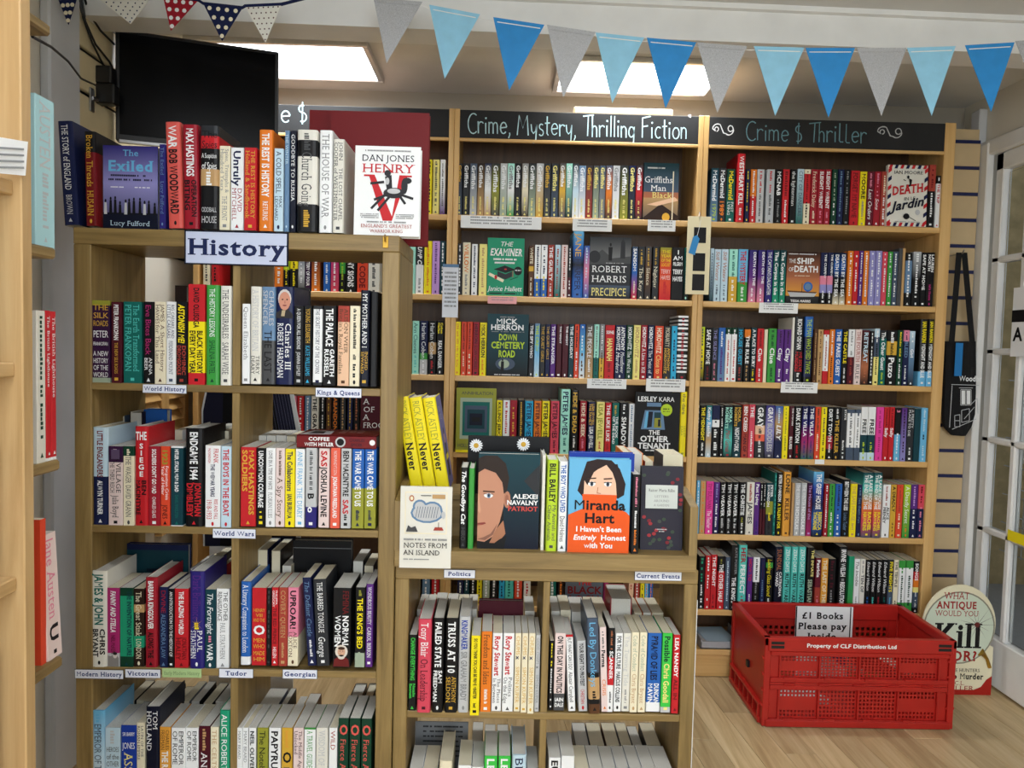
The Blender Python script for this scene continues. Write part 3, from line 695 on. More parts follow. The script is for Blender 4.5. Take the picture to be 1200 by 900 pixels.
for e in BAY:
    for k in ('_zb', '_x', '_hb'): del e[k]
# strip lamp on top of the middle bay
b = at(673, 131, YC).x; c = at(790, 133, YC).x
tag(chf(b, c, YC+.02, YC+.06, CT, CT+.026, b=.004).build('strip_lamp', M['slat_left']), 'cream strip lamp lying along top of the Mystery bookcase', 'lamp')

# ================================================================== books on the shelves
G1 = 'books on the history bookcase'; G2 = 'books on the politics bookcase'; G3 = 'books on the crime shelves'; G4 = 'books on the far side of the open bookcases'
row('on top of the history bookcase', G1, YH+.012, (300, 270.5), 172, '''
70.5 88 142 navy h,L-3.5 | white:s:THE STORY of ENGLAND | light_grey:s:BROWN
99 112.5 154 black>.22>dark_red h,L-1 | gold:s:Broken Threads | gold:s:HUSAIN
186.5 194 169 indigo p | steel:s:The Exiled | steel:s:Lucy Fulford
195 212.6 143 salmon h,f4,L-2 | white:b:WAR | black:b:BOB WOODWARD
214.3 232.3 146 crimson h,f4,L-1 | white:b:MAX HASTINGS | black:b:OPERATION^BITING
234 256 147 charcoal>.10>red>.22>black>.42>tan>.58>black h,n | black:u:The^Spies | white:u:A Suspicion^of Spies | white:g:3 | black:g:4 | light_grey:u:ODDBALL^HOUSE
257 269.6 171 cream p | grey:s:Spies, Triumphs &^Hundred Years | grey:s:THE FRONT
270.3 285.4 173 white p | navy:b:Unruly | crimson:s:DAVID^MITCHELL
286 300.5 173 red p | gold:s:THE REST IS HISTORY^Holland & Sandbrook
303 319.5 152 orange h,f2 | white:b:THE REST IS HISTORY | white:s:RETURNS
321 332 174 pale_blue p | navy:-:A COLD SPELL | navy:-:MAX^LEONARD
333 339 153 steel h,f0 | pale_blue:s:THE WINTER
339.4 347.2 153 dark_navy h,f0 | white:s:GOODBYE TO RUSSIA
347.8 371.5 152 off_white>.10>black>.26>off_white>.73>black h,n | dark_grey:g:5 | dark_grey:s:Church Going | gold:g:5
373.8 389.4 152.6 white h,f2 | grey:s:THE HOUSE OF WAR
389.8 403 163 off_white h,f4 | dark_grey:s:JOHN^COOPER | dark_grey:s:THE LOST CHAPEL^of WESTMINSTER
''')
row('on shelf labelled World History', G1, YH+.008, (130, 448.6), 353.5, '''
107 128.7 352 olive>.06>plum>.94>sage p,n | gold:u:THE^SILK^ROADS | white:u:PETER^FRANKOPAN | white:u:A NEW^HISTORY^OF THE^WORLD
130.2 142.3 - maroon p | white:b:PETER FRANKOPAN | gold:s:THE NEW SILK ROADS
144.4 166 - teal p | aqua:s:The Earth Transformed^PETER FRANKOPAN
168 180 - black p | magenta:-:Eve Bites Back | white:-:ANNA^BEER
181 194.4 - cream p | brown:-:JAMES^HAWES | brown:s:A Short History^for This Land
194.8 205.8 - white p | navy:s:BIG CAESARS AND^LITTLE CAESARS | slate:s:FERDINAND MOUNT
206.2 219.4 - black p | yellow:bi:ASTONISH ME! | brick:b:DOMINIC^DROMGOOLE
220.3 240 333 red>.37>yellow>.88>red p,f4 | black:b:DAVID OLUSOGA | black:b:BLACK HISTORY^EVERY DAY YEAR
241 256.6 334 green h,f4 | white:-:THE HISTORY LESSONS | dark_green:-:SHALINA PATEL
257.7 271.2 335 off_white h,f4 | dark_grey:s:THE UNDESIRABLES | dark_grey:s:SARAH WISE
''')
row('on shelf labelled Kings & Queens', G1, YH+.008, (350, 451), 358.5, '''
283.6 292.8 356 white p | grey:s:Queen Elizabeth
293 305.9 335.7 off_white h,f6 | light_grey:s:A HISTORY OF BRITAIN | black:s:TERRY^DEARY
306.3 322.5 336 steel>.55>dark_grey h,f3 | light_grey:s:CHARLES^SPENCER | black:s:THE LAST
322.9 343.7 336 navy h,f3,n | navy:g:13 | white:s:Charles III^ROBERT HARDMAN
344.5 355.6 - black p | light_grey:b:A QUEEN FOR ALL SEASONS | light_grey:b:JOANNA LUMLEY
356 365.4 - black p | gold:s:YOUNG ELIZABETH | cyan:s:KATE WILLIAMS
366.7 377.6 - charcoal>.04>white>.96>charcoal p | navy:s:THE SECRET HISTORY OF THE CROWN
378.6 393.7 - black p | white:b:THE PALACE | white:b:GARETH^RUSSELL
395.6 409.2 - brick>.2>peach p | brown:s:ALISON WEIR^Britain's Royal Families
409.6 421.6 - cream p | black:g:22 | black:g:4
422 432.6 340 dark_navy h,f5 | white:s:MY MOTHER AND I | gold:s:INGRID^SEWARD
433.4 442.6 342 black h,f0
''')
row('on left half of World Wars shelf', G1, YH+.008, (190, 617), 523, '''
108.3 126.5 500.7 pale_blue>.5>navy h,f3 | dark_red:b:LITTLE ENGLANDERS | white:b:ALWYN TURNER
127 143.8 - plum>.2>pale_pink p | pale_pink:g:3 | black:s:A VILLAGE^IN THE THIRD REICH | black:s:Julia Boyd
144.3 157 - dark_green>.12>cream p | cream:g:2 | dark_grey:s:THE WAGER | dark_grey:s:DAVID GRANN
157.6 173.4 499.6 red h,f3 | white:ub:THE | white:vb:S^I^E^G^E | black:b:BEN^MACINTYRE
174 187.5 - crimson p | white:b:SOLDIERS DON'T GO MAD | white:-:CHARLES GLASS
188 199 - orange_red p | olive:b:1923 | white:-:Forgotten Crisis^Year of Hitler | black:-:JONES
200 214.3 - white>.02>dark_teal>.98>white p | white:b:HITLER, STALIN, MUM & DAD | teal:-:DANIEL FINKELSTEIN
216.7 238 502 black h,f4 | white:b:ENDGAME 1944 | red:b:JONATHAN^DIMBLEBY
240.3 258.3 522 white p | red:-:FRANK^McDONOUGH | navy:b:THE WEIMAR YEARS | red:-:RISE AND FALL^1918-1933
258.9 271 - pale_blue p | red:b:THE BOYS IN THE BOAT
''')
row('on right half of World Wars shelf', G1, YH+.008, (350, 617.5), 525, '''
281.8 299.8 524 red p | gold:b:MAX HASTINGS^SOLDIERS
300.5 311 - black p | white:b:UNCOMMON COURAGE | yellow:g:3
311.4 322.4 - white p | dark_grey:s:LOVE IN A TIME OF HATE | grey:s:FLORIAN ILLIES
322.8 333.6 - pale_pink p | brown:g:12 | brown:s:A Spy Story
334 345.2 526 yellow p | navy:b:The Collaborators | navy:b:IAN BURUMA
346 357 526 white p | sky_blue:-:ANNE FRANK | sky_blue:s:THE DIARY
358 371 - light_grey>.74>indigo p | dark_grey:g:16 | black:b:B | white:b:o
373.3 386 - pale_pink p | red:b:SAS | black:b:JOSHUA LEVINE
387 398.4 - coral p | pale_pink:-:NORMANDY'S SON | white:b:JONATHAN FREEDLAND
399.3 411.3 - light_grey p | black:b:BEN MACINTYRE | red:b:SAS | black:g:2
412.4 426.5 - blue>.5>olive p | white:b:THE WAR CAME TO US | navy:g:6
427 440.8 - blue>.5>olive p | white:b:THE WAR CAME TO US | navy:g:6
''')
row('on shelf labelled Victorian', G1, YH+.008, (180, 782), 690, '''
107 125.2 669 off_white h,f6 | teal:b:JAMES & JOHN | black:b:CHRIS^BRYANT
125.6 140 689 magenta>.82>light_grey p | white:bi:FANNY AND STELLA | maroon:-:NEIL McKENNA
140.4 156 689 dark_green>.1>emerald>.86>dark_green p | dark_teal:b:THE INVENTION OF NATURE^
156.5 168.8 - dark_brown>.2>tan>.3>dark_brown>.6>emerald>.75>dark_brown p | cream:s:The Great Stink | cream:s:LONDON
169.7 184 677 crimson h,f4 | white:b:BARBARA KINGSOLVER | black:b:ALONG THE
186.7 196.5 688 navy p | crimson:-:DIVINE | steel:-:ALEXANDRA LAW
197 204 - black p | white:-:AN INTRODUCTION TO THE HISTORY OF
204.4 220.7 - red p | white:b:THE BLAZING WORLD | dark_red:b:JONATHAN^HEALEY
221.8 239.4 670 indigo h,f6 | purple:s:Dark Brilliance | yellow:g:2 | white:s:PAUL^STRATHERN
240 252.6 691 dark_teal p | white:i:The Fortnight | pink:g:2 | white:b:WAR
253.4 268.6 - white p | black:-:THE OTHER^RENAISSANCE | grey:s:PAUL STRATHERN
''')
row('on shelf labelled Georgian', G1, YH+.008, (360, 780), 688.5, '''
281.5 293.8 682 blue>.9>white h,f2 | white:s:A Literary Companion to London
295 312 689 red p,n | red:g:8 | gold:u:HENRY^VIII^AND THE | white:ub:O | gold:u:MEN^WHO | gold:u:MADE^HIM
312.4 317.6 689 black p | dark_grey:g:8
318.2 326 - red p | white:-:PHILIPPA^GREGORY | dark_red:b:THE RED PRINCE | white:-:HELEN
326.5 336.8 - brick p | tan:s:COVERT QUEEN | tan:g:6
337.2 349.5 - pink>.63>cream p | black:b:UPROAR! | brown:s:ALICE^LOXTON
357.5 367.5 677 navy p,L-4.2 | steel:si:The Defiant Castle | white:g:8
369 384 679 charcoal p,L-3 | white:s:THE BARBED TONGUE | white:si:George
390 411 689 black p,n | dark_red:s:FEMINA^ | white:b:NORMAL^WOMEN | black:g:6
416 427.6 - black>.82>sage p | olive:g:3 | yellow:b:THE KING'S BED | sage:g:3
428.6 437 684.5 purple p | white:s:WONDROUS BEAUTY | white:s:CAROL BERKIN
''')
row('on lowest visible history shelf, left half', G1, YH+.006, (180, 945), 852, '''
107.5 122.5 833 sky_blue~pale_blue~white h,f4 | sky_blue:g:2 | slate:-:EMPEROR OF THE SEAS
123 141 853 pale_blue p | light_grey:g:3 | dark_grey:u:HEROES^of the^OTHER^CRUSADES | black:g:6
141.7 159.7 850 royal_blue p | white:u:SIR BARRY^JONES | pale_yellow:s:ASSYRIA
160 169.5 847 cream p | dark_grey:s:LATIN OF THE^ROMAN EMPIRE | dark_red:g:6
170.3 186.7 829 dark_navy h,f4 | white:s:TOM^HOLLAND | gold:s:PAX
187 200 - amber p | brown:s:CHARLES^FREEMAN | white:b:THE REOPENING
200.5 217 853 white p | black:-:EMPEROR^OF ROME | orange:g:6
217.5 232.3 853 white p | black:-:EMPEROR^OF ROME | orange:g:6
232.7 246 851 maroon p | tan:g:5 | white:s:ANCIENT
246.4 256 - cream p | tan:s:THE CELTS | dark_grey:-:ALICE
256.6 269 833 emerald h,f4 | white:-:ALICE ROBERTS | black:g:6
''')
row('on lowest visible history shelf, right half', G1, YH+.006, (360, 949), 853, '''
277.3 283.5 - white p | grey:-:MARY BEARD | olive:g:5
283.9 290.8 - white p | grey:-:MARY BEARD | olive:g:5
291.2 299.7 - white p | black:b:NEIL OLIVER | black:g:6
301 313.7 - olive p | black:-:The Notebook | black:g:4
314.7 328.7 - white p | black:b:PAPYRUS | dark_grey:-:IRENE
329.7 342.5 - gold p | amber:g:6 | black:ub:O | dark_grey:s:MATERIAL
343.3 355 - pale_pink p | maroon:s:The Middle Ages^Unlocked | black:g:4
356 369.5 - green>.02>white p | green:s:A TRAVEL GUIDE TO THE | green:g:6
370 383.7 - off_white p | light_grey:s:WISDOM OF STATE | grey:g:5
385 394.7 - white p | brick:-:WILD | brick:g:4
396 408 841.7 dark_green p | salmon:ub:O | salmon:s:Fierce Appetites
409 421.7 842 dark_green p | salmon:ub:O | salmon:s:Fierce Appetites
422.8 435 842.5 dark_green p | salmon:ub:O | salmon:s:Fierce Appetites
''')
row('on shelf below Politics label', G2, YH+.008, (560, 833.5), 742, '''
479 488 744 black p | bright_green:b:CHANGE EVERYTHING | bright_green:b:Natalie^Bennett
489.2 505.2 726 rose h,f12 | white:s:Tony Blair | maroon:s:On Leadership
506.6 520 725 black h,f10 | white:b:FAILED STATE | white:b:SAM^FREEDMAN
521.4 536.6 725 black h,f10 | white:sb:TRUSS AT 10 | gold:s:ANTHONY^SELDON
537.2 550.4 722.7 light_grey h,f8 | royal_blue:b:KINGMAKER | grey:b:SIR GRAHAM BRADY
551.4 562.4 745 yellow p,f22 | black:b:SO YOU THINK YOU CAN BE PRIME MINISTER | black:g:5
563.4 576 740 orange p | brown:s:Freedom and Ideas | white:g:8
576.5 588.2 - white p | red:b:Rory Stewart | dark_grey:s:The Places^In Between
589 602 - white p | red:b:Rory Stewart | dark_grey:s:Politics^On the Edge
602.7 610.3 - cream p | gold:s:CHUMS | navy:b:x | gold:s:SIMON KUPER
610.8 618.2 - cream p | gold:s:CHUMS | navy:b:x | gold:s:SIMON KUPER
618.7 626.6 - cream p,f8 | gold:s:CHUMS | navy:b:x | gold:s:SIMON KUPER
627 632.5 744 light_grey p | grey:s:GOOD CHAPS | dark_grey:b:x | grey:s:SIMON KUPER
''')
row('on shelf below Current Events label', G2, YH+.008, (715, 833), 742, '''
643.4 648.6 751 black p | yellow:g:5 | white:g:8
649.4 662.4 742 pale_pink>.78>dark_grey p,n | black:b:ON THIS DAY IN POLITICS | white:ub:IAIN^DALE
664.5 673 744 red>.03>white p,L-3.5 | black:-:BUT WHAT CAN I DO? | dark_grey:-:Alastair Campbell
677 687.5 751 light_grey p,L-3 | black:b:YOUR RIGHT TO PROTEST | red:-:CHRISTIAN
688.8 702.6 725 slate>.57>black>.62>tan>.85>black>.9>brown h,f18,L-3 | sky_blue:-:Led By Donkeys | black:g:3
703.6 711.5 735 pale_pink p,L-3 | dark_grey:g:8 | black:b:Perma | orange:-:CRISIS
712.2 719.6 736 black>.35>red>.68>white p | copper:g:8 | white:b:SCANNER | dark_grey:g:5
720.2 729 - white p | black:b:FOR THE CULTURE | black:b:MARCUS COLLINS
729.4 738.6 - off_white p | light_grey:s:The Turning Tide | grey:g:6
739 748 741 cream p | sage:s:Code of Conduct | tan:s:Chris Bryant
748.6 757.4 741 cream p | sage:s:Code of Conduct | tan:s:Chris Bryant
758 774.5 742 blue>.88>white p | dark_navy:b:PYRAMID OF LIES | white:b:DUNCAN^MAVIN
775.2 787 742 bright_green>.93>light_grey p | dark_green:b:Possible | pale_yellow:b:Chris Goodall
788 796.2 744 red p,f8 | white:b:LISA NANDY | dark_red:b:ALL IN
''')
row('in bottom row under the Politics label', G2, YH+.006, (560, 980), 905, '''
478.5 494 904 white p
494.5 511.5 904 white p
514 529 892 cream h
536 551.6 897 white p
552 566 899 white p
566.6 582 886 bright_green p | white:b:LEFT
583 597.4 886 bright_green p | white:b:LEFT
599 616 885 pale_blue h | navy:s:BLUE
617 633 905 light_grey p
''', base=pz[1])
row('in bottom row under the Current Events label', G2, YH+.006, (720, 980), 905, '''
642 656 888 white p | black:b:EU
656.6 672 886 white p | orange:g:6
673 690 904 light_grey p
690.6 706 904 off_white p
706.6 722 905 light_grey p
722.6 737 905 white p
737.6 752 904 light_grey p
752.6 768 904 white p
768.6 788 905 off_white p
''', base=pz[1])
# far-side books of the two open bookcases (page edges towards us)
YB2 = YH+.155
def backrow(ph, grp, ref, data, z): row(ph, grp, YB2, ref, 0, data, back=True, base=z, dpth=.125)
backrow('far side of World Wars shelf', G4, (200, 600), '''
133 147 482 slate h
152 167 478 dark_brown h
205 214 498 white p
248 257 496 white p
258 268 499 cream p
302 312 504 white p
312.5 323 504 off_white p
323.5 335 504 white p
335.5 346 505 off_white p
''', hz[1])
backrow('far side of Victorian shelf', G4, (200, 760), '''
223 231.5 651 brown p
232 244 648 tan p
245 256 641 black p
256.6 263 649 red p
''', hz[2])
backrow('far side of Georgian shelf', G4, (360, 760), '''
301 314 630 navy h
317 329 631 black h
330.5 341 648 cream p
413 425 643 black p
426 437 648 navy p
''', hz[2])
backrow('far side of lowest history shelf, left', G4, (180, 930), '''
146 158 797 black p
160 180 797 cream p
182 196 800 black p
197 210 804 brown p
212 222 798 grey p
224 234 798 black p
238 249 800 black p
252 266 798 brown p
''', hz[3])
backrow('far side of lowest history shelf, right', G4, (360, 930), '''
298 323 806 slate p
326 333 806 black p
338 348 815 gold p
350 364 812 brown p
406 421 800 dark_brown h
423 434 800 black h
''', hz[3])
backrow('far side of Politics shelf', G4, (550, 800), '''
488 497 696 white p
497.6 507 696 cream p
507.6 520.6 694 off_white p
521.2 534 695 cream p
534.8 547 696 off_white p
547.6 558 696 cream p
614 625.5 698 cream p
''', pz[0])
backrow('far side of Current Events shelf', G4, (700, 800), '''
645 655 698 cream p
655.6 668 697 off_white p
669 686 699 white p
687 711 699 cream p
714 739 684 crimson h
742 751 700 cream p
752 762 700 orange p
763 776 700 cream p
''', pz[0])
backrow('far side of bottom row, left', G4, (550, 900), '''
552 565 845 brown p
567 580 848 grey p
582 596 848 black p
598 612 850 grey p
''', pz[1])
backrow('far side of bottom row, right', G4, (720, 900), '''
674 690 846 slate p
691 708 846 dark_grey p
710 726 846 brown p
727 740 846 grey p
742 754 850 black p
757 774 846 dark_grey p
''', pz[1])
# ---- crime shelves
S = ['top', 'second', 'third', 'fourth', 'fifth', 'lowest']
def crow(i, bay, ref, top, data): row(S[i]+' shelf '+('of half hidden crime bay', 'under the Mystery board', 'under the Crime & Thriller board')[bay], G3, YC+.014, ref, top, data, base=cz[i])
crow(0, 0, (510, 250), 187, '''
501 506 - yellow p | black:g:8
507 514.8 - pale_yellow p | dark_grey:g:14
515.7 521.6 - white~white~purple p | dark_grey:g:14
''')
gr = [(402, 432, 'charcoal~slate', 'gold'), (437, 477, 'charcoal', 'white'), (480, 523, 'slate~light_grey', 'white'), (527, 567, 'dark_brown~tan', 'white'), (570, 612, 'navy~white~tan', 'white'), (615, 663, 'charcoal~olive~dark_grey', 'white'), (667, 710, 'light_grey~sage', 'white'), (712, 755, 'mint~white~green', 'grey'), (758, 798, 'black~charcoal', 'white'), (802, 842, 'grey~cream~dark_brown', 'white'), (845, 888, 'charcoal~sage', 'white'), (890, 937, 'light_grey~gold', 'white'), (940, 980, 'charcoal~dark_grey', 'gold'), (984, 1030, 'charcoal~slate', 'pale_yellow'), (1034, 1073, 'dark_grey~gold~slate', 'white'), (1075, 1115, 'mint~charcoal', 'white'), (1117, 1155, 'charcoal~pale_blue~white', 'white')]
g2 = [(202, 245, 'steel~white', 'white'), (247, 287, 'charcoal~brick', 'gold'), (290, 328, 'dark_grey~sage', 'pale_yellow'), (330, 368, 'slate~grey', 'pale_yellow'), (370, 410, 'slate~orange~charcoal', 'white'), (412, 455, 'light_grey~white', 'grey'), (460, 510, 'charcoal~olive', 'white'), (512, 555, 'navy~charcoal', 'pale_yellow'), (557, 598, 'charcoal~red~charcoal', 'white')]
L = ['%.1f %.1f - %s p | %s:b:Griffiths | %s:g:9' % (a/5.295+460, b_/5.295+460, c, t, 'pale_yellow') for a, b_, c, t in gr]
L += ['%.1f %.1f 194 %s p | %s:b:Griffiths | %s:g:9' % (a/5.295+640, b_/5.295+640, c, t, 'pale_yellow') for a, b_, c, t in g2]
crow(0, 1, (600, 253), 191.5, '\n'.join(L))
crow(0, 2, (940, 260), 198.5, '''
832.8 841.7 197 dark_teal~steel p | white:b:McDermid | lime:-:1979
842 850.8 197 charcoal p | white:b:McDermid | orange:b:1989
851.6 861 198 dark_green~teal p | yellow:b:McDermid | white:-:PAST^LYING
863.8 873 180 red h,f14 | white:b:WESTHEART KILL | white:g:3
873.4 878.4 - navy p | yellow:g:9
879 886.4 - orange>.5>red p | white:g:7 | white:g:7
886.8 895 - light_grey p | red:g:8 | dark_grey:g:8
898 907.2 - silver p | red:g:8 | dark_grey:g:8
908.4 916.2 - black p | white:b:MCNAB | grey:g:8
917 924.6 - red p | dark_red:bg:7 | white:g:7
925.8 933.2 - black p | white:-:the lighterman
933.8 941.6 198 pale_blue~teal p | slate:s:CITY OF DANCERS
942 949.4 - cream>.08>red>.62>cream p | dark_red:g:9 | black:g:4
950 958 - crimson p | cream:s:Frederick Daley | cream:g:5
958.6 965.8 - crimson p | white:b:SLEIGHT WRENT | pink:g:5
966.2 973.4 - crimson p | white:b:SLEIGHT WRENT | pink:g:5
974.6 981 - dark_green p | sage:g:10 | white:g:4
981.4 988.6 - navy p | steel:g:12
989 996 - black p | grey:g:12
996.5 1006.8 200 red p | dark_red:b:FORGET MY NAME
1007.2 1015.4 201 yellow p | black:b:MOORE | grey:g:9
1015.8 1024 201 burgundy p | pink:g:8 | white:i:Last Orders
1024.4 1031.8 201 crimson p | pink:g:8 | white:i:Sons
1032.2 1039.8 201 brick p | cream:g:6 | white:g:6
1088 1096 193 brick>.42>black p | dark_red:g:6 | white:g:7
1096.6 1102 206 black>.15>white p | white:g:1 | red:b:THE TRIP
''')
crow(1, 0, (510, 345), 282.5, '''
238 246 284 cream p | dark_grey:g:9
248 256 284 red p | black:g:8
314 321 302 white p | grey:g:8
321.6 331.8 302 orange p | white:g:9
332.2 339 300 lime>.4>black p | yellow:g:8
340 349 298 yellow>.4>black p | black:g:4 | yellow:g:6
349.4 357 298 slate~light_grey~charcoal p | white:g:9
357.6 364.4 298 plum p | white:b:MYSTERY OF FOUR
365 375 298 maroon~orange p | white:g:9
379 387 298 blue p | white:g:10
387.6 397 299 magenta~rose p | white:g:10
397.8 404.6 299 green>.5>black p | lime:g:9
405 417.3 299 black p | white:b:ANY SIGNS
418.6 431 300 orange_red p | black:g:2 | dark_red:b:CODE
431.6 444.6 300 off_white p | dark_grey:g:9
472.8 477 - white p | dark_grey:g:9
477.4 487 - mint p | teal:g:14
487.4 496.4 - charcoal>.45>white p | white:bi:BUMP CRIME | grey:g:6
497 506 - yellow p | orange:g:14
506.4 515.2 - lilac p | purple:g:14
515.6 521.6 - dark_teal p | white:g:8
''')
crow(1, 1, (620, 347.5), 285.5, '''
536 541.4 - charcoal p | white:g:8
542 551 284 cream p | orange:b:WILLOW | grey:g:7
552.6 559.4 286 white p | navy:g:14
561.3 570.4 286 pale_yellow p | tan:g:12
619.6 625.6 288 brown>.4>gold>.5>brown p | cream:b:WHITE | cream:g:5
626.2 633.6 287 white>.65>blue p | navy:g:8 | yellow:g:3
634 641.2 287 white>.65>blue p | navy:g:8 | yellow:g:3
642 649 287 brick p | white:b:THE GUILTY | white:g:4
650 656.6 287 pale_blue~teal p | brick:g:12
657.5 665 287 pale_pink p | brick:g:12
665.4 669.8 289 black>.6>maroon p | white:g:8
671 683.7 271 sky_blue~blue~black~blue~blue h,f12 | gold:-:JANE | navy:-:HARPER
684 690.4 288 blue~pink~blue p | pale_blue:g:9
740.4 747 289 slate~blue~red p | white:b:SANSOM | cream:g:5
747.6 755.4 289 charcoal p | gold:g:8 | cream:s:The Key
756 763.2 289 dark_grey~brown~charcoal p | gold:g:8 | cream:s:Silence
764.6 772 289 charcoal p | gold:g:8 | cream:s:Nightjar
773 786.6 290 olive~orange_red~orange_red~red p | yellow:u:THE^YEAR^OF THE^LOCUST | pale_pink:u:TERRY^HAYES | red:g:6
787 801 290 black p | white:ub:I^AM^PILGRIM | white:ub:TERRY^HAYES | black:g:6
801.4 807.4 290 teal~black p | mint:g:9
''')
crow(1, 2, (940, 354.5), 293, '''
832 836.2 291 pale_blue~dark_teal p | slate:g:9
836.7 844.4 292 pale_blue p | copper:i:Still Waters | slate:g:6
845 853 292 pale_blue p | copper:i:Still Waters | slate:g:6
854 864 292 mint>.52>gold p | teal:g:12 | white:g:6
864.7 876 292 sky_blue>.62>green p | red:b:THE MYSTERY | white:g:6
877.5 886.2 - indigo~purple~pink p | white:b:DEATH ON THE^ | white:g:6
888 896.2 - indigo~purple~pink p | white:b:DEATH ON THE^ | white:g:6
897.5 905.4 - indigo p | white:-:THE CAPTAIN'S DAUGHTER
906 913 - dark_teal~teal~emerald p | white:b:The Corpse in the
913.6 920.8 - dark_teal~teal~emerald p | white:b:The Corpse in the
961.6 968.8 296 navy>.45>pink>.62>lavender>.78>black p | white:b:THE CURFEW^ | white:g:4
969.4 976.2 296 navy>.45>pink>.62>lavender>.78>black p | white:b:THE CURFEW^ | white:g:4
976.8 983.8 296 dark_navy~blue~black~black~cream p | white:b:DEATH BY THE SEA
984.3 991.2 296 dark_navy~blue~black~black~cream p | white:b:DEATH BY THE SEA
993 999.4 294 orange p | white:g:11
999.8 1006 294 red p | white:g:11
1006.5 1011.2 294 purple p | white:g:11
1011.6 1017.8 294 orange p | white:g:11
1018.4 1025.4 294 lavender p | white:g:11
1025.9 1033 294 lavender p | white:g:11
1033.4 1039.4 295 rose p | white:g:11
1039.8 1045.4 295 green p | white:g:11
1045.8 1051.8 295 slate p | white:g:11
1052.4 1056.8 291 dark_grey p
1057 1060.2 291 tan p
1060.6 1068.4 296 black>.15>steel>.75>black p | white:g:9
1069.4 1079 295 silver~black~black p | white:g:12
1079.4 1085.4 296 black p | white:b:SAFE AT HOME
1085.8 1094.6 296 black p | white:b:LAUREN^NORTH | magenta:g:9
''')
crow(2, 0, (500, 438), 376, '''
473 481.6 - yellow p | dark_grey:-:Ann Cleeves | amber:g:7
483 491 - mint p | teal:-:Ann Cleeves | aqua:g:7
492 501 - navy>.6>green>.72>light_grey p | white:-:Harlan Coben | white:g:3
502 511 - black>.4>tan>.62>black p | white:-:Harlan Coben | red:g:3
512 519.6 - black p | yellow:b:Coben^Harlan | white:b:REAL DANGER
''')
crow(2, 1, (620, 441), 380, '''
532.4 539.6 377 yellow p | amber:g:14
540.3 546.6 377 orange_red p | dark_red:g:9 | cream:g:5
547 553.4 377 orange_red p | dark_red:g:9 | cream:g:5
554 561.3 377.5 crimson p | maroon:b:HERRON | black:-:SLOW HORSES
562 570 378 yellow p | black:b:MICK HERRON | orange:g:7
619.8 625.6 379 charcoal p | white:b:THE SPY WHO
626.2 632.3 379 steel~sky_blue~pale_blue p | lime:b:THE CREW
633 638.8 380 charcoal p | gold:-:THE QUIET GIRLS
639.2 644.6 380 navy p | gold:-:THE QUIET GIRLS
645 651.2 380 purple p | white:b:THE STRANGER
652 658.3 380 maroon p | white:b:THE NIGHT^
659 666 380 maroon p | white:b:THE NIGHT^
666.6 672.4 380 dark_teal p | white:b:THE HOLIDAY
672.8 678.6 380 orange_red p | black:g:6 | white:g:6
679 685.5 380 blue~sky_blue~white p | white:g:5 | brown:g:3
686.3 695.3 380 dark_grey~tan p | white:-:THE PEOPLE | white:g:6
695.8 702 380 mint>.62>teal p | grey:g:6 | dark_teal:g:5
702.6 708.2 380 grey>.62>gold p | white:g:7 | brown:g:5
708.8 720 381 red p | white:ub:SOPHIE | pale_yellow:b:HANNAH | dark_red:g:6
720.8 733.2 381 navy p | white:b:ANTHONY^HOROWITZ | white:si:Moonflower^Murders
733.8 741.7 381 dark_green p | white:b:HOROWITZ | white:s:The Word is
742.2 750.3 381 pale_yellow p | tan:b:HOROWITZ | tan:g:8
750.8 758.2 381 crimson p | white:b:HOROWITZ | white:s:A Line to Kill
758.7 766.2 381 navy p | white:b:HOROWITZ | white:s:The Twist of
767 777 382 orange_red p | cream:b:HOROWITZ | pale_yellow:s:Close to
777.5 786.2 382 charcoal p | cream:s:MORIARTY | gold:b:ANTHONY^HOROWITZ
786.7 793.2 382 cyan p | navy:g:9
794 806.4 370 white>.03>black>.06>white>.09>black>.12>white>.15>black>.18>white>.21>black>.26>white>.30>black>.33>white>.36>black>.39>white>.42>black>.45>white>.48>black>.51>white>.54>black>.60>white>.64>black>.67>white>.70>black>.73>white>.76>black>.79>white>.82>black>.85>white>.88>black h | crimson:g:22
''')
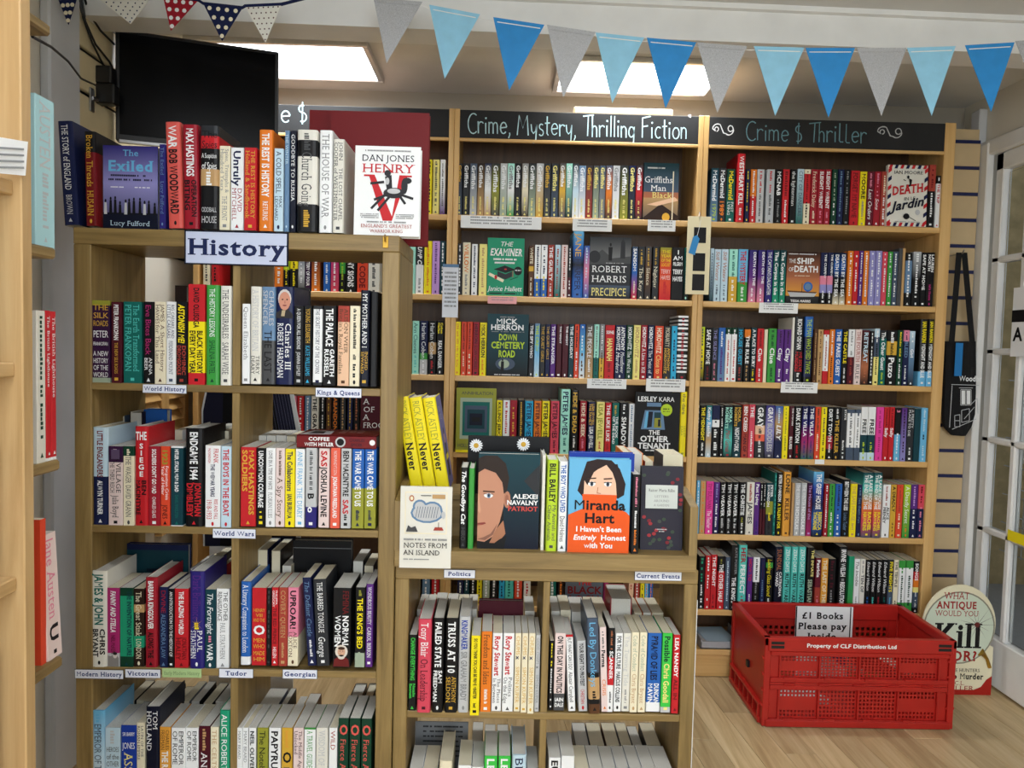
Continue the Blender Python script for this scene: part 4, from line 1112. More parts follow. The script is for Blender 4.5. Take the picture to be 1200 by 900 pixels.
crow(2, 2, (940, 446.5), 385.5, '''
820 825.4 383 lime~yellow~black p | dark_grey:g:9
825.8 834 384 black p | white:b:SAFE AT HOME | dark_red:g:6
834.4 841 384 charcoal p | lavender:-:THE SILENCE | pink:g:6
841.5 849.6 384 blue~steel p | white:g:5 | purple:g:9
850 856.4 384 dark_green>.12>white p | white:g:2 | red:g:14
857 863.2 384 dark_green>.12>white p | white:g:2 | red:g:14
863.6 871 384 dark_teal~charcoal~black p | cyan:b:HOUSE GUEST | brick:g:5
872 879.2 384 black>.03>orange>.18>black p | orange:g:2 | white:b:THE RULE | tan:g:6
879.8 886.2 384 dark_teal~black p | white:b:A PLACE TO BURY | yellow:g:5
886.8 894.6 385 red p | dark_red:g:9 | white:b:Clue | white:g:3
895 899 386 cream p
900 909.4 385 green p | dark_green:g:9 | white:b:Clue | dark_green:g:4
910 918 386 purple p | plum:g:8 | white:b:Clay | white:g:3
918.6 927.4 386 purple p | plum:g:8 | white:b:Clay | white:g:3
927.8 930.6 372 off_white h
931 941.5 371 black h,f12 | white:b:RICHARD OSMAN | red:b:WE SOLVE^MURDERS | white:g:2
942.6 952.5 371 blue>.3>navy>.9>black h,f12 | lime:-:THE MAN WHO DIED TWICE
953.2 957.4 386 brown p | tan:g:14
958 964.2 386 tan p | brown:g:14
964.6 971 387 red>.08>white>.76>red p | red:g:2 | brick:g:12 | red:g:3
971.6 977.8 386 orange p | white:g:8 | black:g:6
978.2 986.2 386 blue p | white:b:THE PARIS GUEST
986.8 993.4 386 black p | yellow:b:THE CASTLE | white:g:6
993.8 1001.2 386 white>.5>maroon p | grey:g:9 | brick:g:7
1001.6 1009.4 386 pale_pink p | brick:s:THE FOURTH | dark_grey:s:RULE
1010 1018.4 387 maroon~dark_brown~copper~black p | pale_blue:b:RETREAT | copper:g:5
1019 1023.8 388 black p | white:g:8
1024.2 1030.2 385 pale_blue>.15>slate>.5>pale_yellow p | white:g:2 | black:g:10
1030.6 1038.4 387 charcoal>.15>teal p | white:b:The Other Guest | lime:g:5
1039 1050.8 387 black>.2>gold>.45>black p | white:g:4 | black:g:5 | white:b:Puzo
1051.4 1057.8 387 dark_green p | yellow:g:9 | white:g:7
1058.2 1065 387 pink>.2>navy p | navy:g:3 | steel:b:BLEED | white:g:7
1065.4 1071.6 388 pale_blue~steel~black p | white:g:4 | white:b:Girl
1077.6 1086.8 374 black>.78>sky_blue h | yellow:b:IAN RANKIN | white:b:MIDNIGHT AND BLUE
1087.2 1094 374 black>.78>sky_blue h | yellow:b:IAN RANKIN | white:b:MIDNIGHT AND BLUE
''')
crow(3, 0, (400, 530), 464, '''
342 347 - pink p | dark_red:g:9
348 356 - red p | white:g:10
357 364 - steel p | white:g:9
364.6 373 - off_white p | black:b:THE GRAVE
375 381 - black p | white:g:9
382 388 - brown p | gold:g:9
389 396.6 - black p | orange:b:ABANDONED
398 405 - charcoal p | tan:g:9
407 413 - navy p | gold:g:9
414 421 - black p | copper:g:9
''')
crow(3, 1, (620, 534), 469, '''
581.6 588.2 - yellow p | black:b:KILLING JERICHO
589 597 - white p | red:g:12
597.4 605.4 - crimson p | gold:g:10
606.8 614.2 - black p | gold:g:12
614.8 624.4 470 cyan p | navy:b:PETER JAMES | navy:g:4
625.4 634 470 orange p | maroon:b:PETER JAMES | maroon:g:4
634.8 643.6 470 yellow p | black:b:PETER JAMES | black:g:4
645 655 470 rose p | maroon:b:PETER JAMES | maroon:g:4
656.8 667.8 456 mint h | navy:b:PETER JAMES | teal:g:4
669 677.6 457 black h | gold:b:HIDE & DEAD | white:g:6
679.2 687 470 crimson p | cream:b:HIDE & SEEK | pink:g:6
689 697 471 navy p | gold:b:LISA JEWELL^THE FAMILY | white:b:LISA JEWELL
698.6 708 471 pale_yellow p | olive:b:LISA JEWELL | red:g:4
709 716 472 red p | white:b:THE LIKE LIKE | dark_red:g:3
716.8 725 472 teal p | gold:g:8 | white:b:THE BOOK^OF THE DEAD
726 735.8 472 black p | white:g:4 | white:b:SHADOW
736.6 743 473 white p | steel:g:12
797 804.6 459 yellow h | dark_grey:-:the dare | olive:-:LESLEY^KARA
''')
crow(3, 2, (940, 537.5), 476, '''
816.4 819.6 469 black p | white:g:9
820 827 475 black p | yellow:b:THE MIDNIGHT | white:g:6
827.4 833.8 475 teal~sky_blue~tan~pale_blue p | white:b:Kathy Reichs
834.2 843 475 navy>.28>white>.42>black p | navy:g:3 | black:g:2 | white:bg:7
843.6 848 476 black p | white:g:12
848.4 858.4 475 black~dark_teal~aqua~black p | mint:b:NORA^ROBERTS | crimson:i:Mind Games
859 868.6 475 black~dark_teal p | gold:b:NORA^ROBERTS | white:b:NIGHTWORK
869.6 877 474 brick p | white:b:BEN CREED | maroon:b:MAN OF
877.4 884.4 474 rose p | white:b:THE | white:g:7
885 896.4 475 charcoal>.38>peach>.55>coral>.68>charcoal p | white:b:GRAY | charcoal:g:4 | white:g:6
897 907.4 475 indigo~lavender~charcoal p | white:b:GRAY | light_grey:b:BLOODLESS
908 917 476 blue~tan~navy~navy p | pale_blue:g:5 | white:bi:LILY
917.4 923.8 476 yellow p | olive:g:14
924.4 929.8 476 maroon p | white:b:THE WOMAN^ | white:b:BLUES
930.6 938.8 476 black p | white:b:DARK STATION | red:g:5
939.6 946.6 476 navy~indigo~magenta~teal p | white:b:THE VILLA | indigo:g:8
947.4 954.4 476 navy~indigo~magenta~teal p | white:b:THE VILLA | indigo:g:8
954.9 961.4 477 orange_red p | brown:g:8 | cream:g:6
962 968.4 477 yellow p | dark_grey:g:8 | black:g:6
969 976.4 477 black>.55>crimson>.8>black p | white:b:DIRT TOWN | white:g:5
976.8 984.4 477 black p | white:g:6 | gold:b:THE KILLER
985 991.8 478 charcoal p | white:b:STATE^ | white:g:5
992.4 1001 480 slate>.07>white>.75>slate p | slate:g:1 | dark_grey:g:12 | slate:g:3
1001.6 1008.2 480 slate>.07>white>.75>slate p | slate:g:1 | dark_grey:g:12 | slate:g:3
1008.6 1016.6 477 white>.52>dark_teal>.85>pale_blue p | white:g:3 | black:b:FREE | lime:g:5
1017 1025.6 477 white>.52>dark_teal>.85>pale_blue p | white:g:3 | black:b:FREE | lime:g:5
1026.4 1035 477 hot_pink p | magenta:g:9 | magenta:g:5
1035.4 1041.4 477 red p | dark_red:g:8 | white:b:Sally
1041.8 1047.8 477 red p | dark_red:g:8 | white:b:Sally
1048.4 1055.4 478 black>.5>sky_blue p | pink:b:3 | white:g:5
1056 1062.4 478 purple~lavender p | plum:g:9
1063 1070.8 478 charcoal p | light_grey:b:A PRETTY^PLACE TO DIE | white:g:5
1071.2 1078.2 479 dark_teal p
1078.8 1086.4 478 sky_blue p | pale_blue:g:10 | black:g:2 | pale_blue:g:4
''')
crow(4, 2, (940, 628.5), 566, '''
815.8 819.8 563 sky_blue p | white:g:9
820.2 826.6 563.5 tan p | orange:g:12
827 835.6 564 hot_pink p | magenta:b:TIM SULLIVAN | white:-:The Teacher
836 842.8 565 purple~navy p | lavender:g:5 | white:g:7
843.4 850.2 565 black p | white:b:TIM WEAVER | light_grey:bg:4
851 857.8 565 black p | white:b:TIM WEAVER | light_grey:bg:4
858.2 865 565 black p | white:b:TIM WEAVER | light_grey:bg:4
866 874 565 black p | white:b:THE CHRISTIE | olive:g:3 | white:g:4
874.4 883.6 565 off_white p | brick:g:8 | dark_grey:b:JAMES
884 890 565 purple p | white:b:Past Lying | indigo:g:5
890.4 893.6 566 black>.5>maroon p | white:g:7 | maroon:g:6
893.9 897.2 566 black>.5>maroon p | white:g:7 | maroon:g:6
897.6 906 566 dark_teal>.35>olive>.6>charcoal p | white:b:PETER^SWANSON | yellow:g:4 | black:g:4
906.6 909.6 554 teal h | aqua:g:8
910.2 916.6 554 black h | white:b:PETER SWANSON | yellow:b:A TALENT FOR
918 926.6 553 amber h | black:b:LONE | brown:b:KILLER
927.4 930.6 566 tan p
931 937.8 566 silver p | white:-:THE WINTER | white:b:NICHOLAS
938.2 944.8 566 silver p | white:-:THE WINTER | white:b:NICHOLAS
945.6 951.8 566 plum~burgundy~magenta p | lilac:-:The House of the
952.6 965 553 sky_blue~royal_blue~navy~blue~black h | white:b:THE GRIEF HOUSE | yellow:b:REBECCA^THORNE
965.5 970.8 567 crimson p | white:g:12
971.2 977.8 567 green p | dark_green:g:8 | white:g:5
978.3 986.2 567 blue p | navy:g:8 | white:g:5
986.8 995.6 562 black p | white:b:BETWEEN THE LIES | steel:-:Louise Tucker
996.2 1003.8 567 yellow p | tan:-:THE SAFE HOUSE | tan:g:4
1004.2 1010.2 568 navy p | steel:g:5 | steel:-:See them run
1010.8 1023 554 dark_teal~aqua~orange~rose~slate h | white:b:A LAKE HOUSE^THE END OF THE | yellow:b:RACHEL^HAWKINS
1023.6 1033.4 554 dark_teal~aqua~orange~rose~slate h | white:b:A LAKE HOUSE^THE END OF THE | yellow:b:RACHEL^HAWKINS
1034 1043 568 white p | brick:g:12 | black:b:ALICE^FEENEY
1043.6 1049.8 568 gold p | black:b:A DEADLY | brown:g:6
1050.4 1057.8 568 orange_red p | brick:g:8 | cream:g:5
1058.4 1066.6 568 lime~green p | white:-:A Deadly Secret | orange:g:3
1067 1075 568 purple>.45>navy p | lilac:g:6 | white:g:6
1075.4 1082.8 568 rose>.45>navy p | dark_red:g:5 | pink:g:7
''')
crow(5, 0, (500, 705), 645, '''
487 494 - black p | white:g:9
495 504 - steel p | white:g:9
506 515 - red p | white:g:9
''')
crow(5, 1, (660, 710), 648, '''
536 543.4 - navy p | white:g:9
544 550 - dark_teal p | white:g:9
551 558 - black p | white:g:9
559 565 - yellow p | black:g:9
566 574 - sage p | white:g:9
575 583 - black p | white:g:9
585 591.6 - cyan p | navy:g:9
592 602 - aqua p | teal:g:9
603 612 - orange_red p | white:g:9
614 622 - off_white p | red:g:9
643 652 - teal p | white:g:9
654 661 - dark_brown p | orange:g:9
708 713 - magenta p | white:g:9
737 743 - peach p | brick:g:9
744 750 - brick p | white:g:9
751 755.6 - yellow p | black:g:9
756 760.4 - sky_blue p | orange:g:9
761 765.6 - blue p | orange:g:9
''')
crow(5, 2, (940, 717), 655, '''
818.8 825.6 652 black p | emerald:bg:5 | white:g:5
826.2 832.6 651 red p | white:g:9
833 839.6 650 red p | white:b:THE NIGHT | dark_red:g:5
840.6 848.8 652 black>.28>red p | olive:g:3 | white:b:THE OTHER HALF
849.4 855.2 653 slate p | pale_blue:g:12
856 864.2 639 black h | grey:b:KATE FOSTER^ | white:b:THE KING'S
865.4 875 639 aqua h | crimson:b:HER | white:b:PERFECT | crimson:g:3
875.6 881.6 653 purple p | red:b:HOW TO | white:g:3
882.2 889.8 653 white>.47>black p | dark_grey:g:7 | grey:g:7
890.6 896.2 654 navy p | plum:g:5 | steel:g:7
897 905.2 653 black>.1>green>.2>black p | yellow:i:Looking Glass Sound | white:g:4
907.8 917 641 dark_navy h | copper:s:SUNDIAL | white:b:CATRIONA^WARD
918 926.2 641 aqua h | white:-:ZERO DAYS | black:b:RUTH WARE
927 934.6 641 aqua h | white:-:ZERO DAYS | black:b:RUTH WARE
935.2 943.8 641 aqua h | white:-:ZERO DAYS | black:b:RUTH WARE
945 953.8 642 black h | pale_yellow:b:THE INMATE^ | sage:b:SEBASTIAN
955 961.6 654 burgundy>.55>brick p | white:b:Patricia | pink:g:4
962 969.8 654 amber p | cream:b:THE LAST OF THE
970.2 978.8 655 black p | maroon:bg:6 | grey:g:4
982.6 992.4 641 black h | white:b:IRVINE WELSH | grey:g:1 | white:b:RESOLUTION
994 1000.2 652 emerald~green p
1000.6 1007 655 white p | black:i:The Invisible | grey:g:5
1007.4 1013.4 655 off_white p | grey:g:5 | dark_grey:b:TEN OF
1014 1019.9 656 black p | white:i:Edward Wilson | blue:g:5
1020.3 1026.4 656 black p | white:i:Edward Wilson | aqua:g:5
1027 1033.2 656 black p | white:i:Edward Wilson | crimson:g:5
1033.6 1040 656 black p | white:i:Edward Wilson | teal:g:5
1040.4 1046.6 656 charcoal>.5>slate p | yellow:b:FIVE NIGHTS | sky_blue:g:6
1047 1052.4 656 cream p | dark_grey:b:THE TEMPLE | black:g:4
1053 1060.4 657 green>.14>white>.8>green p | green:g:2 | dark_green:g:9
1061 1069.6 657 green>.14>white>.8>green p | green:g:2 | dark_green:g:9
1070.4 1076.6 658 black>.2>red>.35>orange>.5>pale_yellow>.6>slate>.9>black p | white:b:SONGS | white:g:6
''')

# ================================================================== face-out books
def d_exiled(A):
    A.rect(0, 0, 1, .55, 'dark_navy', 'lavender'); A.rect(0, .55, 1, 1, 'lavender', 'indigo')
    A.text('The', .5, .88, .075, .4, 'sky_blue', 's'); A.text('Exiled', .5, .70, .125, .85, 'sky_blue', 'sb')
    A.greek(.14, .86, .635, .022, 'dark_navy', 16); A.greek(.1, .9, .585, .022, 'dark_navy', 18)
    A.greek(.14, .38, .50, .012, 'white', 8); A.greek(.58, .86, .50, .012, 'white', 8)
    A.rect(0, 0, 1, .2, 'dark_navy')
    for i in range(11):
        u = .06+i*.088+random.uniform(-.02, .02); hh = random.uniform(.1, .18)
        A.poly([(u-.028, .18), (u+.028, .18), (u+.02, .18+hh), (u-.02, .18+hh)], 'black' if i % 4 else 'light_grey'); A.ell(u, .20+hh, .018, .022, 'black', 8)
    A.text('Lucy Fulford', .5, .045, .06, .72, 'pale_blue', 's')
face_book((121, 185, 171, 266.5), YH+.02, 'face-out dark blue book with crowd silhouettes on top of the history bookcase', 'indigo', d_exiled, .02, base=HT)
def d_henry(A):
    A.greek(.15, .85, .94, .018, 'grey', 22); A.text('DAN JONES', .5, .83, .075, .8, 'dark_navy', 's'); A.text('HENRY', .5, .705, .10, .78, 'red', 's', fill=1.3)
    A.poly([(.14, .68), (.30, .68), (.58, .22), (.68, .68), (.87, .68), (.87, .66), (.80, .66), (.58, .17), (.44, .17), (.22, .66), (.14, .66)], 'red')
    g = lin('26262a')
    A.ell(.60, .48, .16, .06, g); A.ell(.76, .56, .05, .09, g); A.ell(.80, .62, .07, .035, g); A.poly([(.50, .48), (.58, .48), (.56, .68), (.46, .66)], g); A.ell(.50, .70, .05, .035, g)
    for a, b_, c, d_ in ((.5, .46, .30, .40), (.55, .45, .36, .28), (.68, .46, .78, .36), (.72, .46, .90, .42), (.45, .60, .24, .58), (.48, .47, .26, .30)): A.line(a, b_, c, d_, .006, g)
    A.ell(.60, .50, .10, .03, 'light_grey'); A.ell(.50, .61, .03, .04, 'light_grey')
    for v in (.235, .215, .195): A.greek(.1, .38, v, .010, 'grey', 12); A.greek(.64, .92, v, .010, 'grey', 12)
    A.greek(.2, .8, .145, .016, 'grey', 20); A.text("ENGLAND'S GREATEST", .5, .09, .038, .78, 'brick', 's'); A.text('WARRIOR KING', .5, .035, .036, .5, 'brick', 's')
face_book((415, 492, 170, 274), YH+.012, 'face-out white hardback with big red V and armoured rider', 'white', d_henry, .03, tilt=.05, mname='gloss', base=HT)
def plainb(A): pass
face_book((387, 502, 131, 281), YH+.185, 'largest plain dark red album standing behind the white hardback', 'dark_red', plainb, .03, base=HT)
face_book((362, 388, 129, 280), YH+.222, 'narrow visible edge of a second plain dark red album', 'dark_red', plainb, .03, base=HT)
def d_griff(A):
    A.rect(0, 0, 1, .4, 'dark_grey', 'tan'); A.rect(0, .4, 1, 1, 'copper', 'slate'); A.rect(0, .5, 1, 1, 'slate', 'dark_teal')
    A.greek(.1, .6, .90, .025, 'white', 12); A.text('Griffiths', .42, .66, .11, .8, 'white', 's'); A.text('Man', .42, .52, .10, .5, 'white', 's'); A.text('Black', .52, .40, .10, .6, 'pale_yellow', 's')
    A.poly([(0, .05), (.5, .30), (1, .10), (1, 0), (0, 0)], 'dark_brown'); A.poly([(.1, .28), (.9, .42), (1, .36), (.4, .26)], 'peach'); A.ell(.66, .07, .11, .075, 'gold'); A.line(.84, .03, .84, .86, .004, 'cream')
face_book((754, 795, 191, 258), YC+.03, 'face-out dark paperback with yellow sticker on top shelf under Mystery board', 'slate', d_griff, .02, base=cz[0])
def d_exam(A):
    A.text('THE', .5, .86, .08, .4, 'white', 'i'); A.text('EXAMINER', .5, .70, .12, .86, 'white', 'sbi'); A.greek(.14, .8, .62, .03, 'white', 14); A.greek(.2, .75, .56, .03, 'white', 12)
    A.poly([(.18, .46), (.48, .53), (.78, .46), (.5, .40)], 'black'); A.poly([(.28, .43), (.5, .38), (.68, .43), (.68, .34), (.5, .29), (.28, .34)], 'charcoal'); A.ell(.5, .465, .04, .012, 'red', 8); A.line(.70, .44, .70, .33, .002, 'red')
    A.ell(.84, .44, .11, .075, 'black'); A.greek(.76, .92, .44, .02, 'white', 6)
    A.line(.05, .38, .45, .26, .011, 'cream'); A.ell(.24, .325, .04, .04, 'red', 8); A.line(.62, .28, .85, .34, .002, 'black')
    A.text('Janice Hallett', .48, .09, .085, .9, 'white', 'i'); A.greek(.05, .9, .035, .025, 'black', 22)
face_book((571, 614, 279, 347), YC+.02, 'face-out green paperback with black graduation cap', 'emerald', d_exam, .02, base=cz[1])
def d_prec(A):
    A.rect(0, .55, 1, 1, 'grey', 'charcoal'); A.rect(0, .35, 1, .62, 'charcoal'); A.poly([(0, .62), (.3, .8), (.55, .66), (1, .7), (1, .58), (0, .55)], 'dark_grey')
    A.poly([(.46, .62), (.54, .62), (.55, .84), (.45, .84)], 'black'); A.ell(.5, .88, .025, .03, 'black', 8); A.poly([(.74, .66), (.86, .66), (.85, .92), (.80, .99), (.75, .92)], 'charcoal'); A.ell(.12, .68, .14, .10, 'charcoal'); A.greek(.4, .85, .575, .012, 'light_grey', 16)
    A.text('ROBERT', .06, .43, .11, .84, 'white', 's', 'l', fill=1.3); A.text('HARRIS', .06, .27, .11, .84, 'white', 's', 'l', fill=1.3)
    A.rect(0, 0, 1, .22, 'black', 'slate'); A.text('PRECIPICE', .06, .05, .13, .84, 'pale_yellow', 's', 'l')
face_book((690.6, 739, 278, 351), YC+.02, 'face-out black and grey thriller with misty figure beside blue spine', 'charcoal', d_prec, .022, base=cz[1])
def d_death(A):
    n = 7
    for i in range(n):
        c = ('red', 'navy')[i % 2]
        for v0, v1 in ((0, .06), (.94, 1)): A.poly([(i/n+.01, v0), (i/n+.085, v0), (i/n+.12, v1), (i/n+.045, v1)], c)
        for u0, u1 in ((0, .085), (.915, 1)): A.poly([(u0, i/n), (u1, i/n+.045), (u1, i/n+.11), (u0, i/n+.065)], c)
    A.text('IAN MOORE', .5, .85, .055, .8, 'dark_navy', 's'); A.poly([(.46, .68), (.54, .68), (.52, .78), (.60, .76), (.58, .66), (.46, .62)], 'black'); A.ell(.5, .80, .03, .03, 'black', 8); A.line(.44, .74, .38, .76, .003, 'black')
    A.text('DEATH', .5, .50, .14, .78, 'red', 'sb', rot=.14, fill=1.4); A.text('IN LE', .55, .42, .05, .3, 'dark_navy', 's', rot=.1); A.text('Jardin', .5, .24, .15, .78, 'dark_navy', 'bi', rot=.2)
    A.ell(.48, .16, .08, .05, 'black', 10); A.line(.52, .16, .72, .09, .002, 'black'); A.ell(.76, .23, .06, .045, 'light_grey'); A.greek(.2, .85, .065, .01, 'grey', 16)
face_book((1040.4, 1087, 193, 263.5), YC-.004, 'face-out white paperback with red and navy airmail striped border', 'off_white', d_death, .02, tilt=.03, base=cz[0])
def d_ship(A):
    A.rect(0, .45, 1, 1, 'copper', 'dark_brown'); A.rect(0, .15, 1, .5, 'amber', 'copper'); A.rect(0, 0, 1, .15, 'black', 'charcoal'); A.greek(.05, .88, .945, .016, 'white', 18)
    A.text('THE', .06, .78, .08, .2, 'white', '', 'l'); A.text('SHIP', .30, .77, .11, .5, 'white', 'b', 'l'); A.text('OF', .06, .62, .08, .14, 'white', '', 'l'); A.text('DEATH', .22, .61, .12, .72, 'white', 'b', 'l'); A.greek(.25, .7, .53, .012, 'cream', 12)
    A.poly([(.03, .25), (.94, .23), (.86, .14), (.14, .13)], 'light_grey'); A.poly([(.03, .25), (.94, .23), (.9, .205), (.06, .22)], 'brown'); A.ell(.66, .33, .14, .095, 'blue'); A.ell(.66, .33, .10, .065, 'steel'); A.line(.48, .24, .48, .40, .002, 'black'); A.text('TESSA HARRIS', .45, .03, .045, .6, 'white', 'b')
face_book((921.4, 960.4, 295, 354), YC+.02, 'face-out brown sunset paperback with white boat', 'dark_brown', d_ship, .02, base=cz[1])
def d_down(A):
    A.rect(0, 0, 1, .5, 'black', 'dark_teal'); A.rect(0, .5, 1, 1, 'dark_teal', 'dark_teal'); A.greek(.3, .66, .94, .02, 'grey', 10)
    A.text('MICK', .46, .84, .085, .5, 'white', 'b', fill=1.4); A.text('HERRON', .48, .745, .085, .8, 'white', 'b', fill=1.4); A.greek(.1, .9, .71, .012, 'grey', 20)
    A.text('DOWN', .5, .58, .10, .44, 'lime', 'b'); A.text('CEMETERY', .5, .45, .105, .80, 'lime', 'b'); A.text('ROAD', .48, .31, .11, .40, 'lime', 'b')
    A.ell(.45, .20, .24, .10, 'slate'); A.ell(.42, .20, .13, .07, 'sage'); A.poly([(.34, .08), (.42, .08), (.42, .24), (.35, .24)], 'black'); A.ell(.385, .26, .02, .02, 'black', 8); A.greek(.15, .85, .02, .014, 'white', 20)
face_book((570.8, 619, 368, 441), YC+.01, 'face-out dark green paperback with lime title and lone figure', 'dark_teal', d_down, .022, base=cz[2])
def d_anni(A):
    for i, c in enumerate(('olive', 'sage', 'teal', 'slate', 'dark_teal', 'dark_navy', 'black')):
        k = .06*i+.04; A.rect(k, .12+k*.9, 1-k, .95-k*1.0, c)
    A.text('ANNIHILATION', .52, .90, .05, .78, 'dark_grey'); A.rect(0, 0, 1, .04, 'yellow'); A.text('HOLLY', .2, .08, .06, .3, 'dark_grey')
face_book((534.4, 581, 455, 528), YC-.01, 'face-out cover of nested green and black rectangles', 'olive', d_anni, .018, base=cz[3])
def d_ten(A):
    A.text('LESLEY', .05, .86, .075, .42, 'white', 'b', 'l'); A.text('KARA', .52, .86, .075, .34, 'white', '', 'l'); A.rect(.26, .78, .58, .84, 'steel'); A.poly([(.22, .72), (.62, .72), (.68, .42), (.14, .42)], 'steel'); A.poly([(.25, .70), (.40, .70), (.38, .46), (.20, .44)], 'dark_navy'); A.rect(.43, .46, .58, .69, 'dark_teal'); A.poly([(.44, .60), (.57, .60), (.60, .45), (.43, .45)], 'olive'); A.rect(.52, .47, .57, .58, 'dark_navy')
    A.poly([(.25, .70), (.30, .70), (.27, .44), (.20, .44)], 'sky_blue'); A.ell(.70, .73, .13, .095, 'lime'); A.greek(.62, .78, .735, .02, 'black', 6); A.greek(.62, .78, .70, .015, 'black', 6)
    A.text('THE', .44, .34, .07, .24, 'white', 'b', fill=1.3); A.text('OTHER', .44, .23, .09, .62, 'white', 'b', fill=1.4); A.text('TENANT', .44, .12, .09, .72, 'white', 'b', fill=1.4); A.greek(.25, .6, .08, .02, 'white', 12)
face_book((743.8, 796, 460, 537), YC+.0, 'face-out black thriller with blue window and lime sticker', 'black', d_ten, .02, base=cz[3])
def d_loch(A):
    A.rect(0, .1, 1, 1, 'slate', 'grey'); A.text('THE', .5, .36, .08, .5, 'red', 'b'); A.text('BLACK', .5, .22, .12, .9, 'dark_red', 'b'); A.text('LOCH', .5, .07, .12, .8, 'dark_red', 'b')
face_book((663, 707, 640, 704), YC+.01, 'grey face-out cover with red capitals seen through the low bookcase', 'grey', d_loch, .02, base=cz[5])
def d_frog(A):
    A.text('A', .1, .82, .1, .4, 'white', 's', 'l'); A.text('OF', .1, .68, .1, .6, 'white', 's', 'l'); A.text('A', .1, .54, .1, .4, 'white', 's', 'l'); A.text('FROG', .1, .4, .1, .8, 'white', 's', 'l')
face_book((422.5, 452, 462, 533), YC-.01, 'maroon face-out cover with white capitals behind the World Wars shelf', 'maroon', d_frog, .02, base=cz[3])
# --- far side of open cases
def d_blue(A):
    for v in (.72, .66, .60): A.greek(.32, .68, v, .03, 'dark_navy', 10)
face_book((149, 220.5, 638, 776), YB2+.02, 'dark blue board book face-out behind the Victorian shelf books', 'navy>.06>dark_teal', d_blue, .02, base=hz[2])
def d_blk(A):
    A.greek(.25, .7, .70, .012, 'grey', 18); A.greek(.36, .58, .66, .012, 'grey', 9); A.line(0, .93, 1, .93, .0015, 'grey')
face_book((343, 411, 634, 772), YB2+.03, 'black album standing face-out behind the Georgian shelf books', 'black', d_blk, .03, base=hz[2])
def d_pur(A):
    A.greek(.2, .72, .80, .03, 'pink', 14); A.greek(.16, .80, .73, .03, 'pink', 16)
face_book((560, 612, 704, 815), YB2, 'deep maroon book face-out behind the politics paperbacks', 'maroon', d_pur, .02, base=pz[0])
def d_note(A):
    for k in range(7): A.greek(.15, .9, .9-k*.09, .03, 'black', 20)
face_book((486, 548, 846, 930), YB2+.05, 'grey printed sheet standing in bottom row under Politics', 'grey', d_note, .004, base=pz[1], name='printed_sheet', cat='sheet')
def d_bl2(A): A.ell(.8, .55, .2, .12, 'off_white')
face_book((168.5, 195.5, 480, 600), YB2+.02, 'blue book with pale oval, face-out behind World Wars shelf', 'blue', d_bl2, .03, base=hz[1])
def d_ch(A): A.text('Ch.P', .5, .72, .12, .85, 'lavender', 's')
face_book((344.6, 361.6, 337, 440), YB2, 'charcoal book with pale title behind the Kings & Queens paperbacks', 'charcoal', d_ch, .02, base=hz[0])
face_book((205, 218.5, 334.5, 440), YB2, 'dark brown book top behind the World History paperbacks', 'dark_brown', plainb, .02, base=hz[0])

# --- display stand on the low bookcase
SZ = at(640, 645.5, YH).z                                       # front deck of the stand
e = empty('display_stand', (0, YH, PT), 'two-step oak display stand on top of the low politics bookcase', 'display stand')
SX0, SX1 = at(462, 640, YH-.02).x, at(817, 640, YH-.02).x
chf(SX0, SX1, YH-.022, YH+.27, PT, SZ, b=.002).build('base_board', M['oak_x'], e)
TZ = SZ+.115
for a, b_ in ((SX0, SX0+.018), (SX1-.02, SX1)):
    b = MB(); zt = at(810, 590, YH).z
    pr = [(YH-.02, SZ), (YH+.27, SZ), (YH+.27, zt+.02), (YH+.10, zt+.02), (YH-.02, zt-.005)]
    b.poly([(a, y, z) for y, z in pr][::-1]); b.poly([(b_, y, z) for y, z in pr])
    for i in range(5): p, q = pr[i], pr[(i+1) % 5]; b.poly([(a, p[0], p[1]), (b_, p[0], p[1]), (b_, q[0], q[1]), (a, q[0], q[1])][::-1])
    b.build('side_panel', M['oak_z'], e)
chf(SX0+.019, SX1-.021, YH+.125, YH+.27, TZ-.018, TZ, b=.002).build('upper_step', M['oak_x'], e)
chf(SX0+.019, SX1-.021, YH+.125, YH+.135, SZ, TZ-.018, b=.002).build('riser', M['oak_x'], e)
GD = 'books on the display stand'
